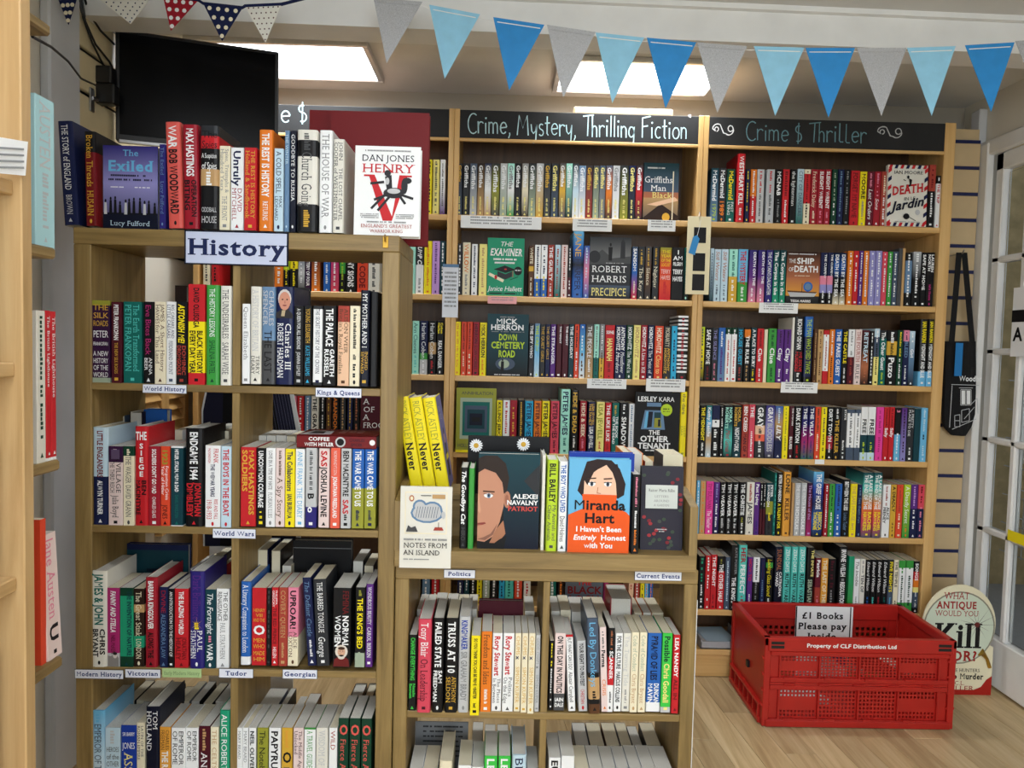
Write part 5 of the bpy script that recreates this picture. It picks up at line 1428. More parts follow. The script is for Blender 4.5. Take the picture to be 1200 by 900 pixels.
# three yellow leaning books
Yr = YH+.128
for i, (x0, x1, nm) in enumerate(((474, 488.6, 'leftmost'), (489.4, 504, 'middle'), (505, 520, 'rightmost'))):
    a, b_ = at(x0, 515, Yr).x, at(x1, 515, Yr).x; hh = (at(500, 466, Yr).z-TZ)*1.0
    c, p = book_mesh(b_-a, hh, .15, 'yellow', True)
    bk = empty('book', ((a+b_)/2+.019, Yr, TZ+.004), nm+' of three leaning yellow hardbacks on the display stand', 'book', GD); bk['_local'] = 1
    # right board carries a violet jacket picture
    w2 = (b_-a)/2+.0004
    c.poly([(w2, .006, .002), (w2, .148, .002), (w2, .148, hh-.002), (w2, .006, hh-.002)], lin('6f6da6'))
    c.build('cover', M['gloss'], bk); p.build('page_block', M['pages'], bk)
    spine_text(b_-a, hh, [('olive', 't', 'RICK ASTLEY'), ('black', 'sb', 'Never'), ('yellow', 'g', '3')]).build('spine_lettering', M['print'], bk)
    m = MB(); X = w2+.0004
    for pts, cc in (([(.05, .03), (.10, .03), (.095, .12), (.06, .12)], 'black'), ([(.065, .12), (.088, .12), (.088, .15), (.065, .15)], 'skin'), ([(.062, .145), (.09, .145), (.085, .162), (.066, .162)], 'dark_brown')):
        m.poly([(X, y, z) for y, z in pts], PAL[cc])
    m.poly([(X+.0002, .045, .075), (X+.0002, .115, .075), (X+.0002, .115, .09), (X+.0002, .045, .09)], PAL['yellow'])
    for k, t in enumerate(('RICK', 'ASTLEY')): put_text(m, t, 't', PAL['light_grey'], lambda u, v: (X, .03+u, hh-.045-.022*k+v), .016, .9)
    m.build('jacket_picture', M['print'], bk)
    bk.rotation_euler.y = math.radians(-10)
def d_island(A):
    A.rect(.09, .42, .91, .94, 'cream'); A.rect(.11, .435, .89, .925, 'off_white')
    for cx_, cy_, rx, ry in ((.52, .68, .30, .11), (.38, .76, .12, .07), (.62, .72, .18, .09)): A.ell(cx_, cy_, rx+.02, ry+.015, 'steel', 14)
    for cx_, cy_, rx, ry in ((.52, .68, .28, .10), (.38, .76, .10, .06), (.62, .72, .16, .08)): A.ell(cx_, cy_, rx, ry, 'light_grey', 14)
    for i in range(9): u = .3+i*.05; A.line(u, .62, u+.04, .76, .0012, 'slate')
    A.ell(.22, .86, .05, .04, 'copper', 10); A.ell(.22, .86, .03, .025, 'cream', 10); A.rect(.62, .86, .87, .91, 'tan'); A.greek(.4, .6, .89, .012, 'dark_grey', 8)
    A.poly([(.12, .45), (.35, .45), (.3, .52), (.22, .50), (.16, .53)], 'dark_grey'); A.poly([(.65, .47), (.85, .47), (.82, .51), (.68, .51)], 'brick'); A.line(.75, .5, .75, .57, .0015, 'brown'); A.ell(.84, .66, .04, .05, 'light_grey', 8)
    A.greek(.08, .92, .345, .022, 'grey', 24); A.text('NOTES FROM', .08, .255, .062, .84, 'black', 's', 'l'); A.text('AN ISLAND', .08, .165, .062, .70, 'black', 's', 'l'); A.greek(.08, .58, .105, .014, 'grey', 18)
face_book((468.6, 529, 571, 663.5), YH-.026, 'small ivory hardback with island map leaning on front of the stand', 'off_white', d_island, .012, tilt=.02, base=PT)
def d_nav(A):
    A.rect(0, 0, 1, 1, 'dark_navy', 'dark_teal'); A.poly([(1, .9), (1, .55), (.74, .72)], 'charcoal')
    A.poly([(0, .02), (.30, .02), (.42, .20), (.42, .40), (0, .40)], 'black')
    A.poly([(0, .08), (.12, .07), (.26, .13), (.36, .28), (.42, .45), (.44, .62), (.40, .80), (.28, .88), (0, .90)], lin('c08a70'))
    A.ell(.475, .52, .055, .09, lin('b27c62'), 12); A.ell(.47, .52, .03, .055, lin('9a6450'), 10)
    A.poly([(.30, .20), (.42, .30), (.46, .16), (.34, .06), (.2, .06)], lin('a87458'))
    A.poly([(0, .80), (.10, .84), (.28, .80), (.39, .70), (.42, .58), (.47, .62), (.50, .75), (.44, .90), (.30, .98), (.10, .98), (0, .95)], lin('2c211c'))
    A.ell(.17, .56, .075, .026, 'white', 12); A.ell(.175, .56, .03, .026, 'steel', 10); A.ell(.175, .56, .014, .014, 'black', 8); A.line(.08, .605, .27, .60, .0035, lin('4a3024')); A.line(.09, .578, .25, .575, .0015, lin('6a4030'))
    A.poly([(0, .40), (.035, .37), (.05, .40), (.02, .56), (0, .58)], lin('d09c80')); A.poly([(0, .27), (.12, .28), (.14, .265), (.08, .25), (0, .245)], lin('9a4c44')); A.line(0, .265, .13, .268, .001, lin('5a2a28'))
    A.poly([(0, .10), (.13, .09), (.26, .15), (.33, .27), (.22, .16), (.1, .12)], lin('8a6050'))
    A.poly([(0, .0), (.44, .0), (.48, .14), (.36, .10), (.26, .05), (0, .07)], 'black')
    A.text('ALEXEI', .97, .535, .048, .4, 'white', 'b', 'r', fill=1.2); A.text('NAVALNY', .97, .47, .048, .5, 'white', 'b', 'r', fill=1.2); A.text('PATRIOT', .97, .405, .048, .48, lin('c04a44'), 'b', 'r', fill=1.2)
face_book((560, 632, 532, 646.5), YH+.012, 'face-out black hardback with half of a face', 'dark_teal', d_nav, .035, mname='gloss', base=SZ)
def d_daisy(A):
    for u, v in ((.10, .84), (.68, .88)):
        for k in range(16):
            a = 2*math.pi*k/16; r0, r1 = .02, .085; ww = .011
            def Q(r, s): return (u+(r*math.cos(a)-s*math.sin(a)), v+(r*math.sin(a)+s*math.cos(a))*A.w/A.h)
            A.poly([Q(r0, -ww*.5), Q(r1*.8, -ww), Q(r1, 0), Q(r1*.8, ww), Q(r0, ww*.5)], 'white')
        A.ell(u, v, .032, .032*A.w/A.h, 'gold', 10)
face_book((547.5, 642.5, 512, 620), YH+.131, 'black album with white daisies standing behind the half-face hardback', 'black', d_daisy, .02, base=TZ)
GDr = lambda dat, Y, z, ref: row('on the display stand', GD, Y, ref, 0, dat, base=z, dpth=.112)
GDr('''
538.6 547.8 548 black h,f0 | white:bi:The Goodbye Cat | dark_grey:-:HIRO
548.4 555.4 549 green h,f0
634.4 638.6 533 off_white h,f0
640.4 653.4 539 lime h,f8 | black:b:BILL BAILEY | dark_grey:-:My Animals and^Other Animals
654.4 664.6 541 white h,f8 | blue:b:THE BOY WHO LIVED | dark_grey:-:David Holmes
740.6 749.6 556 black p,f16 | pink:g:14 | white:g:8 | orange:g:6
''', YH+.006, SZ, (640, 647))
def d_mir(A):
    A.rect(0, .4, 1, 1, 'sky_blue', 'sky_blue')
    A.poly([(.14, .66), (.20, .80), (.28, .97), (.45, 1.0), (.68, .99), (.82, .90), (.92, .74), (.90, .62), (.80, .58), (.72, .62), (.30, .62), (.22, .60)], lin('2a1c1c'))
    A.poly([(.24, .60), (.25, .78), (.38, .86), (.60, .94), (.70, .86), (.76, .76), (.78, .62), (.74, .54), (.28, .54)], lin('ecc0a4'))
    A.poly([(.24, .78), (.32, .96), (.60, .96), (.40, .86), (.30, .72)], lin('2a1c1c')); A.poly([(.58, .95), (.70, .90), (.78, .70), (.84, .80), (.78, .95)], lin('2a1c1c'))
    for u in (.37, .63): A.ell(u, .735, .062, .026, 'white', 12); A.ell(u, .735, .026, .026, 'slate', 10); A.ell(u, .735, .012, .014, 'black', 8); A.line(u-.07, .79, u+.07, .797, .003, lin('3a2420')); A.line(u-.065, .752, u+.065, .752, .0018, 'black')
    A.line(.47, .70, .46, .64, .0015, 'copper'); A.line(.46, .64, .52, .635, .0015, 'copper')
    A.poly([(0, 0), (1, 0), (1, .40), (.94, .44), (.78, .48), (.78, .62), (.22, .625), (.24, .47), (.10, .43), (0, .40)], lin('e2581c'))
    A.text('Miranda', .5, .46, .105, .86, 'black', 'b'); A.text('Hart', .5, .32, .105, .52, 'black', 'b')
    A.text("I Haven't Been", .5, .225, .056, .74, 'white', 'b'); A.text('Entirely', .09, .135, .056, .36, 'white', 'bi', 'l'); A.text('Honest', .54, .135, .056, .40, 'white', 'b', 'l'); A.text('with You', .5, .05, .056, .46, 'white', 'b')
face_book((666, 738, 538, 648), YH-.004, 'face-out orange and sky blue hardback with black haired cartoon face', 'sky_blue', d_mir, .028, mname='gloss', base=SZ)
face_book((666, 742, 531, 640), YH+.035, 'second blue hardback copy just behind the orange cartoon cover', 'royal_blue', plainb, .028, base=SZ)
def d_gard(A):
    A.rect(0, 0, 1, 1, lin('2c2a36'), lin('3a3542'))
    for i in range(46):
        u, v = random.random()*.9+.05, random.random()*.95+.02
        if .05 < u < .8 and .45 < v < .8: continue
        A.ell(u, v, .05, .022, random.choice((lin('7a2630'), lin('9a3038'), lin('3c4a3c'), lin('444a44'))), 7)
    A.rect(.10, .50, .86, .78, lin('c9cfca')); A.text('Rainer Maria Rilke', .48, .70, .036, .62, 'dark_grey', 's')
    for k, t in enumerate(('LETTERS', 'AROUND', 'A GARDEN')): A.text(t, .48, .63-.052*k, .028, .36, 'grey', 's')
    A.greek(.36, .62, .245, .012, 'light_grey', 10); A.greek(.4, .56, .22, .012, 'light_grey', 6)
face_book((751.5, 801, 547.5, 642), YH+.03, 'face-out dark floral book with pale title plate', 'charcoal', d_gard, .02, tilt=.06, base=SZ)
row('on upper step of the display stand', GD, YH+.13, (740, 640), 0, '''
727 738 522 orange h
739 752 524 orange h
754 764 533 brick p
775 799 526 dark_grey p
''', back=True, base=TZ, dpth=.12)
# lying book
cb0 = at(347.5, 518, YH+.004); cb1 = at(441, 518, YH+.004); zl = at(395, 525.6, YH+.004).z; zh = at(395, 510.5, YH+.004).z
bk = empty('book', ((cb0.x+cb1.x)/2, YH+.004, zl), 'dark red hardback lying flat across the World Wars books', 'book'); bk['_local'] = 1; N_FACE += 1
wd = cb1.x-cb0.x; hh = zh-zl
c = MB(); c.bbox(-wd/2, wd/2, 0, .13, 0, .0025, .0008, PAL['dark_red']); c.bbox(-wd/2, wd/2, 0, .13, hh-.0025, hh, .0008, PAL['dark_red']); c.bbox(-wd/2, wd/2, 0, .003, 0, hh, .001, PAL['dark_red'])
c.build('cover', M['gloss'], bk); one(-wd/2+.003, wd/2-.003, .003, .127, .0025, hh-.0025, col=PAL['off_white']).build('page_block', M['pages'], bk)
m = MB()
for t, z in (('COFFEE', .58), ('WITH HITLER', .16)): 
    ch, xs, w0 = fit(t, 'b', hh*.28, wd*.36); put_text(m, t, 'b', PAL['white'], lambda u, v: (-wd*.40+(wd*.36-w0*ch*xs)/2+u, -.0005, hh*z+v), ch, xs)
for r, cc, q in ((.40, 'light_grey', .0005), (.28, 'black', .0006)): m.poly([(wd*.05+hh*r*math.cos(k*.45), -q, hh*.5+hh*r*math.sin(k*.45)) for k in range(14)], PAL[cc])
put_text(m, 'CHARLES', 'b', PAL['maroon'], lambda u, v: (wd*.16+u, -.0005, hh*.56+v), hh*.22, .9); put_text(m, 'SPICER', 'b', PAL['maroon'], lambda u, v: (wd*.18+u, -.0005, hh*.2+v), hh*.22, .9)
m.ell = None
m.poly([(wd*.45+hh*.22*math.cos(k*.5), -.0005, hh*.5+hh*.22*math.sin(k*.5)) for k in range(13)], PAL['white'])
m.build('spine_lettering', M['print'], bk)
m = MB(); zt = hh+.0004
m.poly([(-wd*.48, .01, zt), (-wd*.10, .02, zt), (-wd*.12, .09, zt), (-wd*.4, .10, zt)], PAL['light_grey']); m.poly([(-wd*.40, .03, zt+.0002), (-wd*.2, .035, zt+.0002), (-wd*.22, .08, zt+.0002), (-wd*.36, .08, zt+.0002)], PAL['black'])
for k, t in enumerate(('COFFEE', 'WITH', 'HITLER')): put_text(m, t, 'b', lin('c08a80'), lambda u, v: (-wd*.02+v+k*.022, .115-u, zt), .014, 1)
m.build('cover_artwork', M['print'], bk)

build_books()

# ================================================================== signs and shelf labels
def card(name, label, cat, px, Y, col, texts, group=None, tilt=0, th=.001, border=None, greek=0, mname='paper'):
    x0, x1, y0, y1 = px; a = at(x0, (y0+y1)/2, Y); b_ = at(x1, (y0+y1)/2, Y); zt, zb = at((x0+x1)/2, y0, Y).z, at((x0+x1)/2, y1, Y).z
    wd, h = b_.x-a.x, zt-zb
    e = empty(name, ((a.x+b_.x)/2, Y, zb), label, cat, group); e['_local'] = 1
    c = MB(); c.bbox(-wd/2, wd/2, 0, th, 0, h, th*.3, PAL.get(border) if border else PAL.get(col, col)); c.build('card', M[mname], e)
    A = Art(wd, h)
    if border: A.rect(.012*h/wd*4, .04, 1-.012*h/wd*4, .96, col)
    for t in texts: A.text(*t)
    for q in A.lines: q.build('lettering', M['print'], e)
    for k in range(greek): A.greek(.12, .88, .82-k*.7/max(greek, 1), .32/max(greek, 3), 'grey', 22)
    if A.a.f: A.a.build('card_face', M['paper'], e)
    if A.t.f: A.t.build('small_print', M['print'], e)['kind'] = 'stuff'
    e.rotation_euler.x = tilt
    return e
card('shop_sign', 'large pale sign reading History on front of the top rail', 'sign', (216, 338, 271, 311), YH-.006, lin('c3cbe2'), [('History', .5, .30, .46, .93, lin('16224c'), 'sb', 'c', 0, 1.25)], border='dark_navy', th=.003)
nv = lin('2a3c78')
for t, px in (('World History', (167, 219, 450.5, 461)), ('Kings & Queens', (369.5, 424, 454.5, 466)), ('World Wars', (249, 300, 619.5, 631)), ('Modern History', (87.5, 145, 784.5, 795.5)), ('Victorian', (146.5, 188.5, 784, 794.5)), ('Tudor', (256.5, 297, 783.5, 794.5)), ('Georgian', (331, 372, 784.5, 795.5)), ('Politics', (520, 557, 667.5, 677.5)), ('Current Events', (743.5, 799, 669.5, 680.5))):
    card('shelf_label', f'small white shelf label reading {t}', 'label', px, YH-.004 if t not in ('Politics', 'Current Events') else YH-.005, lin('dfe3ee'), [(t, .5, .28, .46, .92, nv, 'sb', 'c', 0, 1.2)], 'shelf edge labels', border='charcoal')
card('shelf_label', 'pale green shelf label between Victorian and Tudor', 'label', (190, 236, 783.5, 794), YH-.004, lin('a9c48a'), [('Early Modern History', .5, .3, .4, .9, lin('6f8a5a'), 's')], 'shelf edge labels')
for k, (px, lab) in enumerate((((540, 634.5, 253.5, 268), 'longest white shelf note under the top crime paperbacks'), ((671, 717, 257, 271), 'white shelf note above the blue spine, under Mystery board'), ((759, 791.5, 258, 271), 'short white shelf note under the yellow sticker book'), ((688, 734, 444, 455.5), 'white shelf note under the red and navy mystery spines'), ((757, 803, 444, 459), 'curled white shelf note under the striped spine'), ((889.5, 935, 355, 367), 'white shelf note under the sunset boat cover'), ((915, 958, 448, 460.5), 'curled white shelf note under the tall black and navy hardbacks'))):
    card('shelf_note', lab, 'note', px, YC-.004, 'white', [], 'paper notes on the crime shelves', greek=3, tilt=.06)
card('shelf_note', 'tiny white note under the fourth thriller shelf', 'note', (955, 966, 538.5, 544), YC-.004, 'white', [], 'paper notes on the crime shelves')
card('shelf_note', 'small pink shelf note under the graduation cap cover', 'note', (571.5, 605.5, 347.5, 356), YC-.004, lin('e8a8aa'), [], 'paper notes on the crime shelves', greek=2)
e = card('bookmark', 'tall white printed bookmark with blue edge hanging on shelf post', 'bookmark', (518.5, 537, 309.5, 372), YC-.006, lin('e4e8f0'), [], greek=9)
bm = MB(); h_ = at(528, 309.5, YC-.006).z-at(528, 372, YC-.006).z; bm.box(-.031, .031, -.0008, .0016, h_-.012, h_, PAL['steel']); bm.build('edge_strip', M['paper'], e)
# cream bookmark holder with three black windows and blue tag
x0, x1, y0, y1 = 804.5, 832, 253.5, 345; Yk = YC-.012
a, b_ = at(x0, 300, Yk), at(x1, 300, Yk); zt, zb = at(818, y0, Yk).z, at(818, y1, Yk).z; wd, h = b_.x-a.x, zt-zb
e = empty('photo_strip', ((a.x+b_.x)/2, Yk, zb), 'cream card strip with three black windows hanging on post', 'card'); e['_local'] = 1
b = MB(); b.bbox(-wd/2, wd/2, 0, .002, 0, h, .0005, lin('e6dcb8')); b.build('card', M['paper'], e)
for v0, v1 in ((.05, .26), (.30, .53), (.66, .86)): one(-wd*.22, wd*.30, -.0006, .0004, h*v0, h*v1, col=PAL['black']).build('window', M['print'], e)
b = MB(); b.tube([(0, .004, h*1.06), (.004, -.004, h*1.0), (0, -.004, h*.95), (-.004, -.004, h*1.0), (0, .004, h*1.06)], .001); b.build('hook', M['metal'], e)
t = empty('blue_tag', (a.x+.022, Yk-.006, at(815, 298, Yk).z), 'small blue paper tag tied in front of the cream card strip', 'tag'); t['_local'] = 1
b = MB(); b.prism([(-.016, .004), (.008, -.004), (.024, .058), (.014, .072), (0, .066)], -.001, 0, lin('3f8cc8')); b.build('tag_card', M['paper'], t)
b = MB(); b.tube([(.014, 0, .064), (.022, .002, .10), (.028, .003, .13)], .0008, 5, PAL['white']); b.build('string', M['paper'], t)

# ================================================================== television and wiring
Tl, Tr = at(135, 33, 2.50), at(327, 58, 2.66); zb = at(135, 164, 2.50).z
u = Vector((Tr.x-Tl.x, Tr.y-Tl.y, 0)); W = u.length; u.normalize(); ang = math.atan2(u.y, u.x)
H = Tl.z-zb
tv = empty('television', (Tl.x, Tl.y, zb), 'black flat television on wall bracket above the history bookcase', 'television'); tv['_local'] = 1; tv.rotation_euler.z = ang
b = MB(); b.bbox(0, W, 0, .045, 0, H, .004); b.build('housing', M['black_plastic'], tv)
one(.012, W-.012, -.001, .002, .02, H-.012).build('screen', M['screen'], tv)
chf(.01, W-.01, -.002, .004, -.006, .004, b=.001).build('lower_trim', M['metal'], tv)
chf(W*.35, W*.55, .046, .07, H*.3, H*.7, b=.003).build('mount_plate', M['black_plastic'], tv)
bk = empty('wall_bracket', (XL+.02, 2.5, 1.75), 'steel slatwall bracket beside the television', 'bracket')
p = atx(107, 115, XL+.02); q = at(131, 123, 2.50)
chf(XL+.019, XL+.024, p.y-.012, p.y+.012, p.z-.04, p.z+.03, b=.001).build('plate', M['metal'], bk)
b = MB(); b.tube([(XL+.022, p.y, p.z), (q.x, q.y, q.z)], .006); b.build('arm', M['metal'], bk)
for px, py, s, lab in ((122, 88, .030, 'black plug adaptor with socket on the slatwall'), (124, 110, .034, 'lower black plug adaptor beside the television')):
    c = at(px, py, 2.44); o = chf(c.x-s, c.x+s, c.y-.02, c.y+.02, c.z-s, c.z+s*.8, b=.004).build('plug_adaptor', M['black_plastic']); tag(o, lab, 'adaptor', 'plug adaptors')
for k, (pts, lab) in enumerate((([(92, -6), (97, 20), (108, 50), (122, 78), (134, 100)], 'leftmost black cable dropping behind the television'), ([(95, -6), (100, 25), (112, 52), (128, 72), (134, 84)], 'middle black cable dropping behind the television'), ([(98, -6), (104, 15), (118, 36), (134, 52)], 'rightmost black cable dropping behind the television'), ([(38, 43), (60, 55), (80, 72), (95, 92), (112, 100)], 'thin black cable sagging from the left shelf to the plugs'))):
    Y = 2.46 if k < 3 else None
    P = [atx(x, y, XL+.03) if Y else at(x, y, 1.42+i*.23) for i, (x, y) in enumerate(pts)]
    o = MB(); Q = []
    for i in range(len(P)-1):
        for s in range(5): Q.append(P[i].lerp(P[i+1], s/5))
    o.tube(Q+[P[-1]], .0035 if k < 3 else .0028, 6); tag(o.build('cable', M['cable']), lab, 'cable', 'black cables')

# ================================================================== bunting
YBn = 2.2
e = empty('paper_bunting', at(800, 30, YBn), 'paper bunting of silver and two blues strung across the ceiling beam', 'bunting')
M['pale'] = plain('pale_blue_card', '8cc4e0', .55); M['mid'] = plain('mid_blue_card', '2384c8', .55)
fl = [(437.5, -3, 495, 2, 453, 74, 'glitter'), (503, 5.5, 562.5, 16.7, 521, 92.5, 'pale'), (578, 20, 638, 29, 596.7, 106, 'mid'), (641, 29, 698, 37.5, 660, 114.6, 'glitter'), (698, 38, 755, 44, 717.5, 121, 'pale'), (758, 44, 816, 49.5, 780, 127, 'mid'), (817, 49.5, 875.5, 54, 840.7, 132, 'glitter'), (883.6, 54, 942.6, 55.7, 908.5, 135.7, 'pale'), (944, 56, 1002, 56, 970.8, 137.5, 'mid'), (1004, 56, 1062.5, 56, 1033, 135.7, 'glitter'), (1063, 56, 1120, 54, 1091.9, 135.7, 'pale'), (1131, 53, 1189, 49.5, 1161.5, 131, 'mid'), (1190, 48, 1250, 44, 1220, 126, 'glitter')]
sp = []
for i, (ax, ay, bx, by, tx, ty, m) in enumerate(fl):
    Y = YBn+(.004 if i % 2 else -.004)
    A_, B_, T_ = at(ax, ay, Y), at(bx, by, Y), at(tx, ty, Y-.02); b = MB(); d = Vector((0, .0012, 0))
    b.poly([A_, T_, B_]); b.poly([B_+d, T_+d, A_+d])
    for p, q in ((A_, T_), (T_, B_), (B_, A_)): b.poly([p, p+d, q+d, q])
    pn = b.build('pennant', M[m], e)
    s0, s1 = A_.lerp(B_, .08)+Vector((0, -.001, -.012)), A_.lerp(B_, .92)+Vector((0, -.001, -.012))
    b = MB(); b.tube([s0, s1], .0014, 5); b.build('string_stitch', M['white_paint' if m != 'glitter' else 'grey_plastic'], pn)
    sp += [A_+Vector((0, .002, -.010)), B_+Vector((0, .002, -.010))]
b = MB(); b.tube(sp, .0012, 5); b.build('string', M['white_paint'], e)
e = empty('fabric_bunting', at(200, 5, YBn), 'red, navy and white spotted fabric bunting at top left', 'bunting')
ff = [(48, -2, 58, -4, 50, 14, 'crimson', 'white'), (66, -6, 92, -8, 80, 29, 'navy', 'cream'), (112, -4, 176, -2, 153, 28, 'off_white', 'navy'), (191, -4, 232, 0, 200, 36, 'crimson', 'white'), (238, 4, 284, 9, 260, 48, 'navy', 'cream'), (287, 7, 330, 5, 311, 50, 'off_white', 'maroon')]
cord = [at(40, -8, YBn)]
for ax, ay, bx, by, tx, ty, c, dc in ff:
    A_, B_, T_ = at(ax, ay, YBn), at(bx, by, YBn), at(tx, ty, YBn-.01); b = MB(); d = Vector((0, .002, 0))
    b.poly([A_, T_, B_], PAL[c]); b.poly([B_+d, T_+d, A_+d], PAL[c])
    for p, q in ((A_, T_), (T_, B_), (B_, A_)): b.poly([p, p+d, q+d, q], PAL[c])
    pn = b.build('pennant', M['paper'], e); b = MB(); n = 7 if c == 'off_white' else 4
    for i in range(n):
        for j in range(n-i):
            s, t = (i+.45)/(n), (j+.5)/(n-i); L_ = A_.lerp(T_, s); R_ = B_.lerp(T_, s); c0 = L_.lerp(R_, t); r = .0022 if c == 'off_white' else .0062
            b.poly([(c0.x+r*math.cos(k*.9), c0.y-.0006, c0.z+r*math.sin(k*.9)) for k in range(7)], PAL[dc])
    b.build('spots', M['paper'], pn); cord += [A_, B_]
cord += [at(365, -4, YBn)]
b = MB(); b.tube(cord, .0042, 6, PAL['navy']); b.build('cord', M['paper'], e)

# ================================================================== red crate
fr = atz(897, 851, 0); fr2 = atz(1112, 856, 0); rr = atz(862, 800, 0)
KX0, KX1, KY0 = fr.x-.004, fr2.x+.004, (fr.y+fr2.y)/2; KY1 = YC-.01; KH = at(1000, 749, KY0).z
cr = empty('folding_crate', ((KX0+KX1)/2, KY0, 0), 'red folding plastic crate on the floor in front of crime shelves', 'crate')
RP = M['red_plastic']
def perf(x0, x1, z0, z1, nx, nz, keep, y0, y1):
    b = MB(); hf = .58; ux, uz = (x1-x0)/(nx+1-hf), (z1-z0)/(nz+1-hf)           # hole plus bar
    xs = sorted([x0]+[x0+ux*(i+1-hf) for i in range(nx)]+[x0+ux*(i+1) for i in range(nx)]+[x1]); zs_ = sorted([z0]+[z0+uz*(j+1-hf) for j in range(nz)]+[z0+uz*(j+1) for j in range(nz)]+[z1])
    for i in range(2*nx+1):
        for j in range(2*nz+1):
            hole = i % 2 == 1 and j % 2 == 1 and keep(i//2, j//2)
            q = (xs[i], xs[i+1], zs_[j], zs_[j+1])
            if not hole:
                b.poly([(q[0], y0, q[2]), (q[1], y0, q[2]), (q[1], y0, q[3]), (q[0], y0, q[3])]); b.poly([(q[0], y1, q[3]), (q[1], y1, q[3]), (q[1], y1, q[2]), (q[0], y1, q[2])])
            else:
                for a, c in (((q[0], q[2]), (q[0], q[3])), ((q[0], q[3]), (q[1], q[3])), ((q[1], q[3]), (q[1], q[2])), ((q[1], q[2]), (q[0], q[2]))): b.poly([(a[0], y0, a[1]), (c[0], y0, c[1]), (c[0], y1, c[1]), (a[0], y1, a[1])])
    return b
KW = KX1-KX0; rim = .048
for nm, z0, z1 in (('lower_front_wall', .012, KH*.47), ('upper_front_wall', KH*.50, KH-rim)):
    p = empty(nm, ((KX0+KX1)/2, KY0, z0)); p.parent = cr; p.location = (0, 0, z0)
    bars = MB(); zi0, zi1 = z0+.016, z1-.016
    bars.bbox(KX0+.012, KX1-.012, KY0, KY0+.016, z0, zi0, .002); bars.bbox(KX0+.012, KX1-.012, KY0, KY0+.016, zi1, z1, .002)
    for k in range(4): bars.bbox(KX0+.06+k*.14, KX0+.10+k*.14, KY0-.004, KY0+.012, zi0-.006, zi0+.003, .001)
    cells = [KX0+.012, KX0+.045]+[KX0+.045+(KW-.09)*i/4 for i in range(1, 5)]+[KX1-.012]
    for x in cells[1:-1]: bars.bbox(x-.003, x+.003, KY0+.001, KY0+.016, zi0, zi1, .001)
    bars.bbox(KX0+.012, KX0+.045, KY0+.008, KY0+.012, zi0, zi1, .001); bars.bbox(KX1-.045, KX1-.012, KY0+.008, KY0+.012, zi0, zi1, .001)
    for i in range(4):
        x0, x1 = cells[1+i]+.003, cells[2+i]-.003
        kp = (lambda a, c: c in (0, 1, 5, 6)) if i in (0, 3) else (lambda a, c: True)
        bars.add(perf(x0, x1, zi0, zi1, 10, 7, kp, KY0+.011, KY0+.014))
    bars.build('perforated_panel', RP, p)
b = MB(); b.bbox(KX0, KX1, KY0-.004, KY0+.02, KH-rim, KH, .003)
b.build('front_rim', RP, cr)
b = MB()
for x in (KX0+.01, KX1-.055):
    b = MB()
    for j in (0, 1): b.box(x, x+.045, KY0-.0048, KY0-.003, KH-.022-j*.014, KH-.012-j*.014)
    b.build('handle_slot', M['cable'], cr)
chf(KX0+.0, KX1, KY0-.006, KY0+.022, .002, .026, b=.003).build('bottom_rail', RP, cr)
b = MB(); b.bbox(KX0+.012, KX1-.012, KY0+.002, KY0+.02, KH*.47+.001, KH*.50-.001, .001)
for k in range(5): b.bbox(KX0+.06+k*.12, KX0+.10+k*.12, KY0-.004, KY0+.008, KH*.475, KH*.49, .001)
b.build('hinge_bar', RP, cr)
for x0, x1 in ((KX0-.012, KX0+.012), (KX1-.012, KX1+.012)):
    s = MB(); s.bbox(x0+.006, x1-.006, KY0+.02, KY1-.02, .07, KH-.03, .002); s.bbox(x0, x1, KY0+.0, KY1, KH-.03, KH, .003)
    s.bbox(x0+.001, x1-.001, KY0, KY0+.022, .002, KH, .002); s.bbox(x0+.001, x1-.001, KY1-.022, KY1, .002, KH, .002)
    for j in range(4): s.bbox(x0-.003, x1+.003, KY0+.003, KY0+.02, .07+j*.055, .078+j*.055, .001)
    s.build('side_wall', RP, cr)
    s = MB(); s.bbox(x0-.008, x1+.008, KY0+.02, KY1-.02, .004, .022, .002); s.bbox(x0-.008, x1+.008, KY0+.02, KY1-.02, .066, .076, .002)
    for j in range(7): y = KY0+.03+j*(KY1-KY0-.07)/6; s.bbox(x0-.006, x1+.006, y, y+.008, .02, .07, .001)
    s.build('foot_lattice', RP, cr)
    one(x0-.003, x1+.003, KY0+.16, KY0+.18, KH*.45, KH*.52).build('side_slot', M['cable'], cr)
b = perf(KX0+.04, KX1-.04, .05, KH-.06, 26, 9, lambda a, c: c in (6, 7) and a % 9 > 1, KY1-.012, KY1-.008); b.bbox(KX0, KX1, KY1-.022, KY1, KH-.06, KH, .003); b.bbox(KX0, KX0+.04, KY1-.016, KY1-.006, 0.01, KH-.05, .002); b.bbox(KX1-.04, KX1, KY1-.016, KY1-.006, .01, KH-.05, .002)
b.build('back_wall', RP, cr)
one(KX0, KX1, KY0+.01, KY1-.01, .006, .02).build('floor_panel', RP, cr)
b = MB()
for k in range(2): b.bbox(KX0+.08+k*.45, KX0+.12+k*.45, KY0+.01, KY0+.05, 0, .006, .001)
b.build('foot', M['cable'], cr)
m = MB(); tx = 'Property of CLF Distribution Ltd'; ch, xs, w0 = fit(tx, 'b', .0135, at(1050, 755, KY0).x-at(945, 755, KY0).x, .6, 1.2)
X0 = at(945, 755, KY0).x; put_text(m, tx, 'b', PAL['white'], lambda u, v: (X0+u, KY0-.0046, KH-.030+v), ch, xs); m.build('lettering', M['print'], cr)
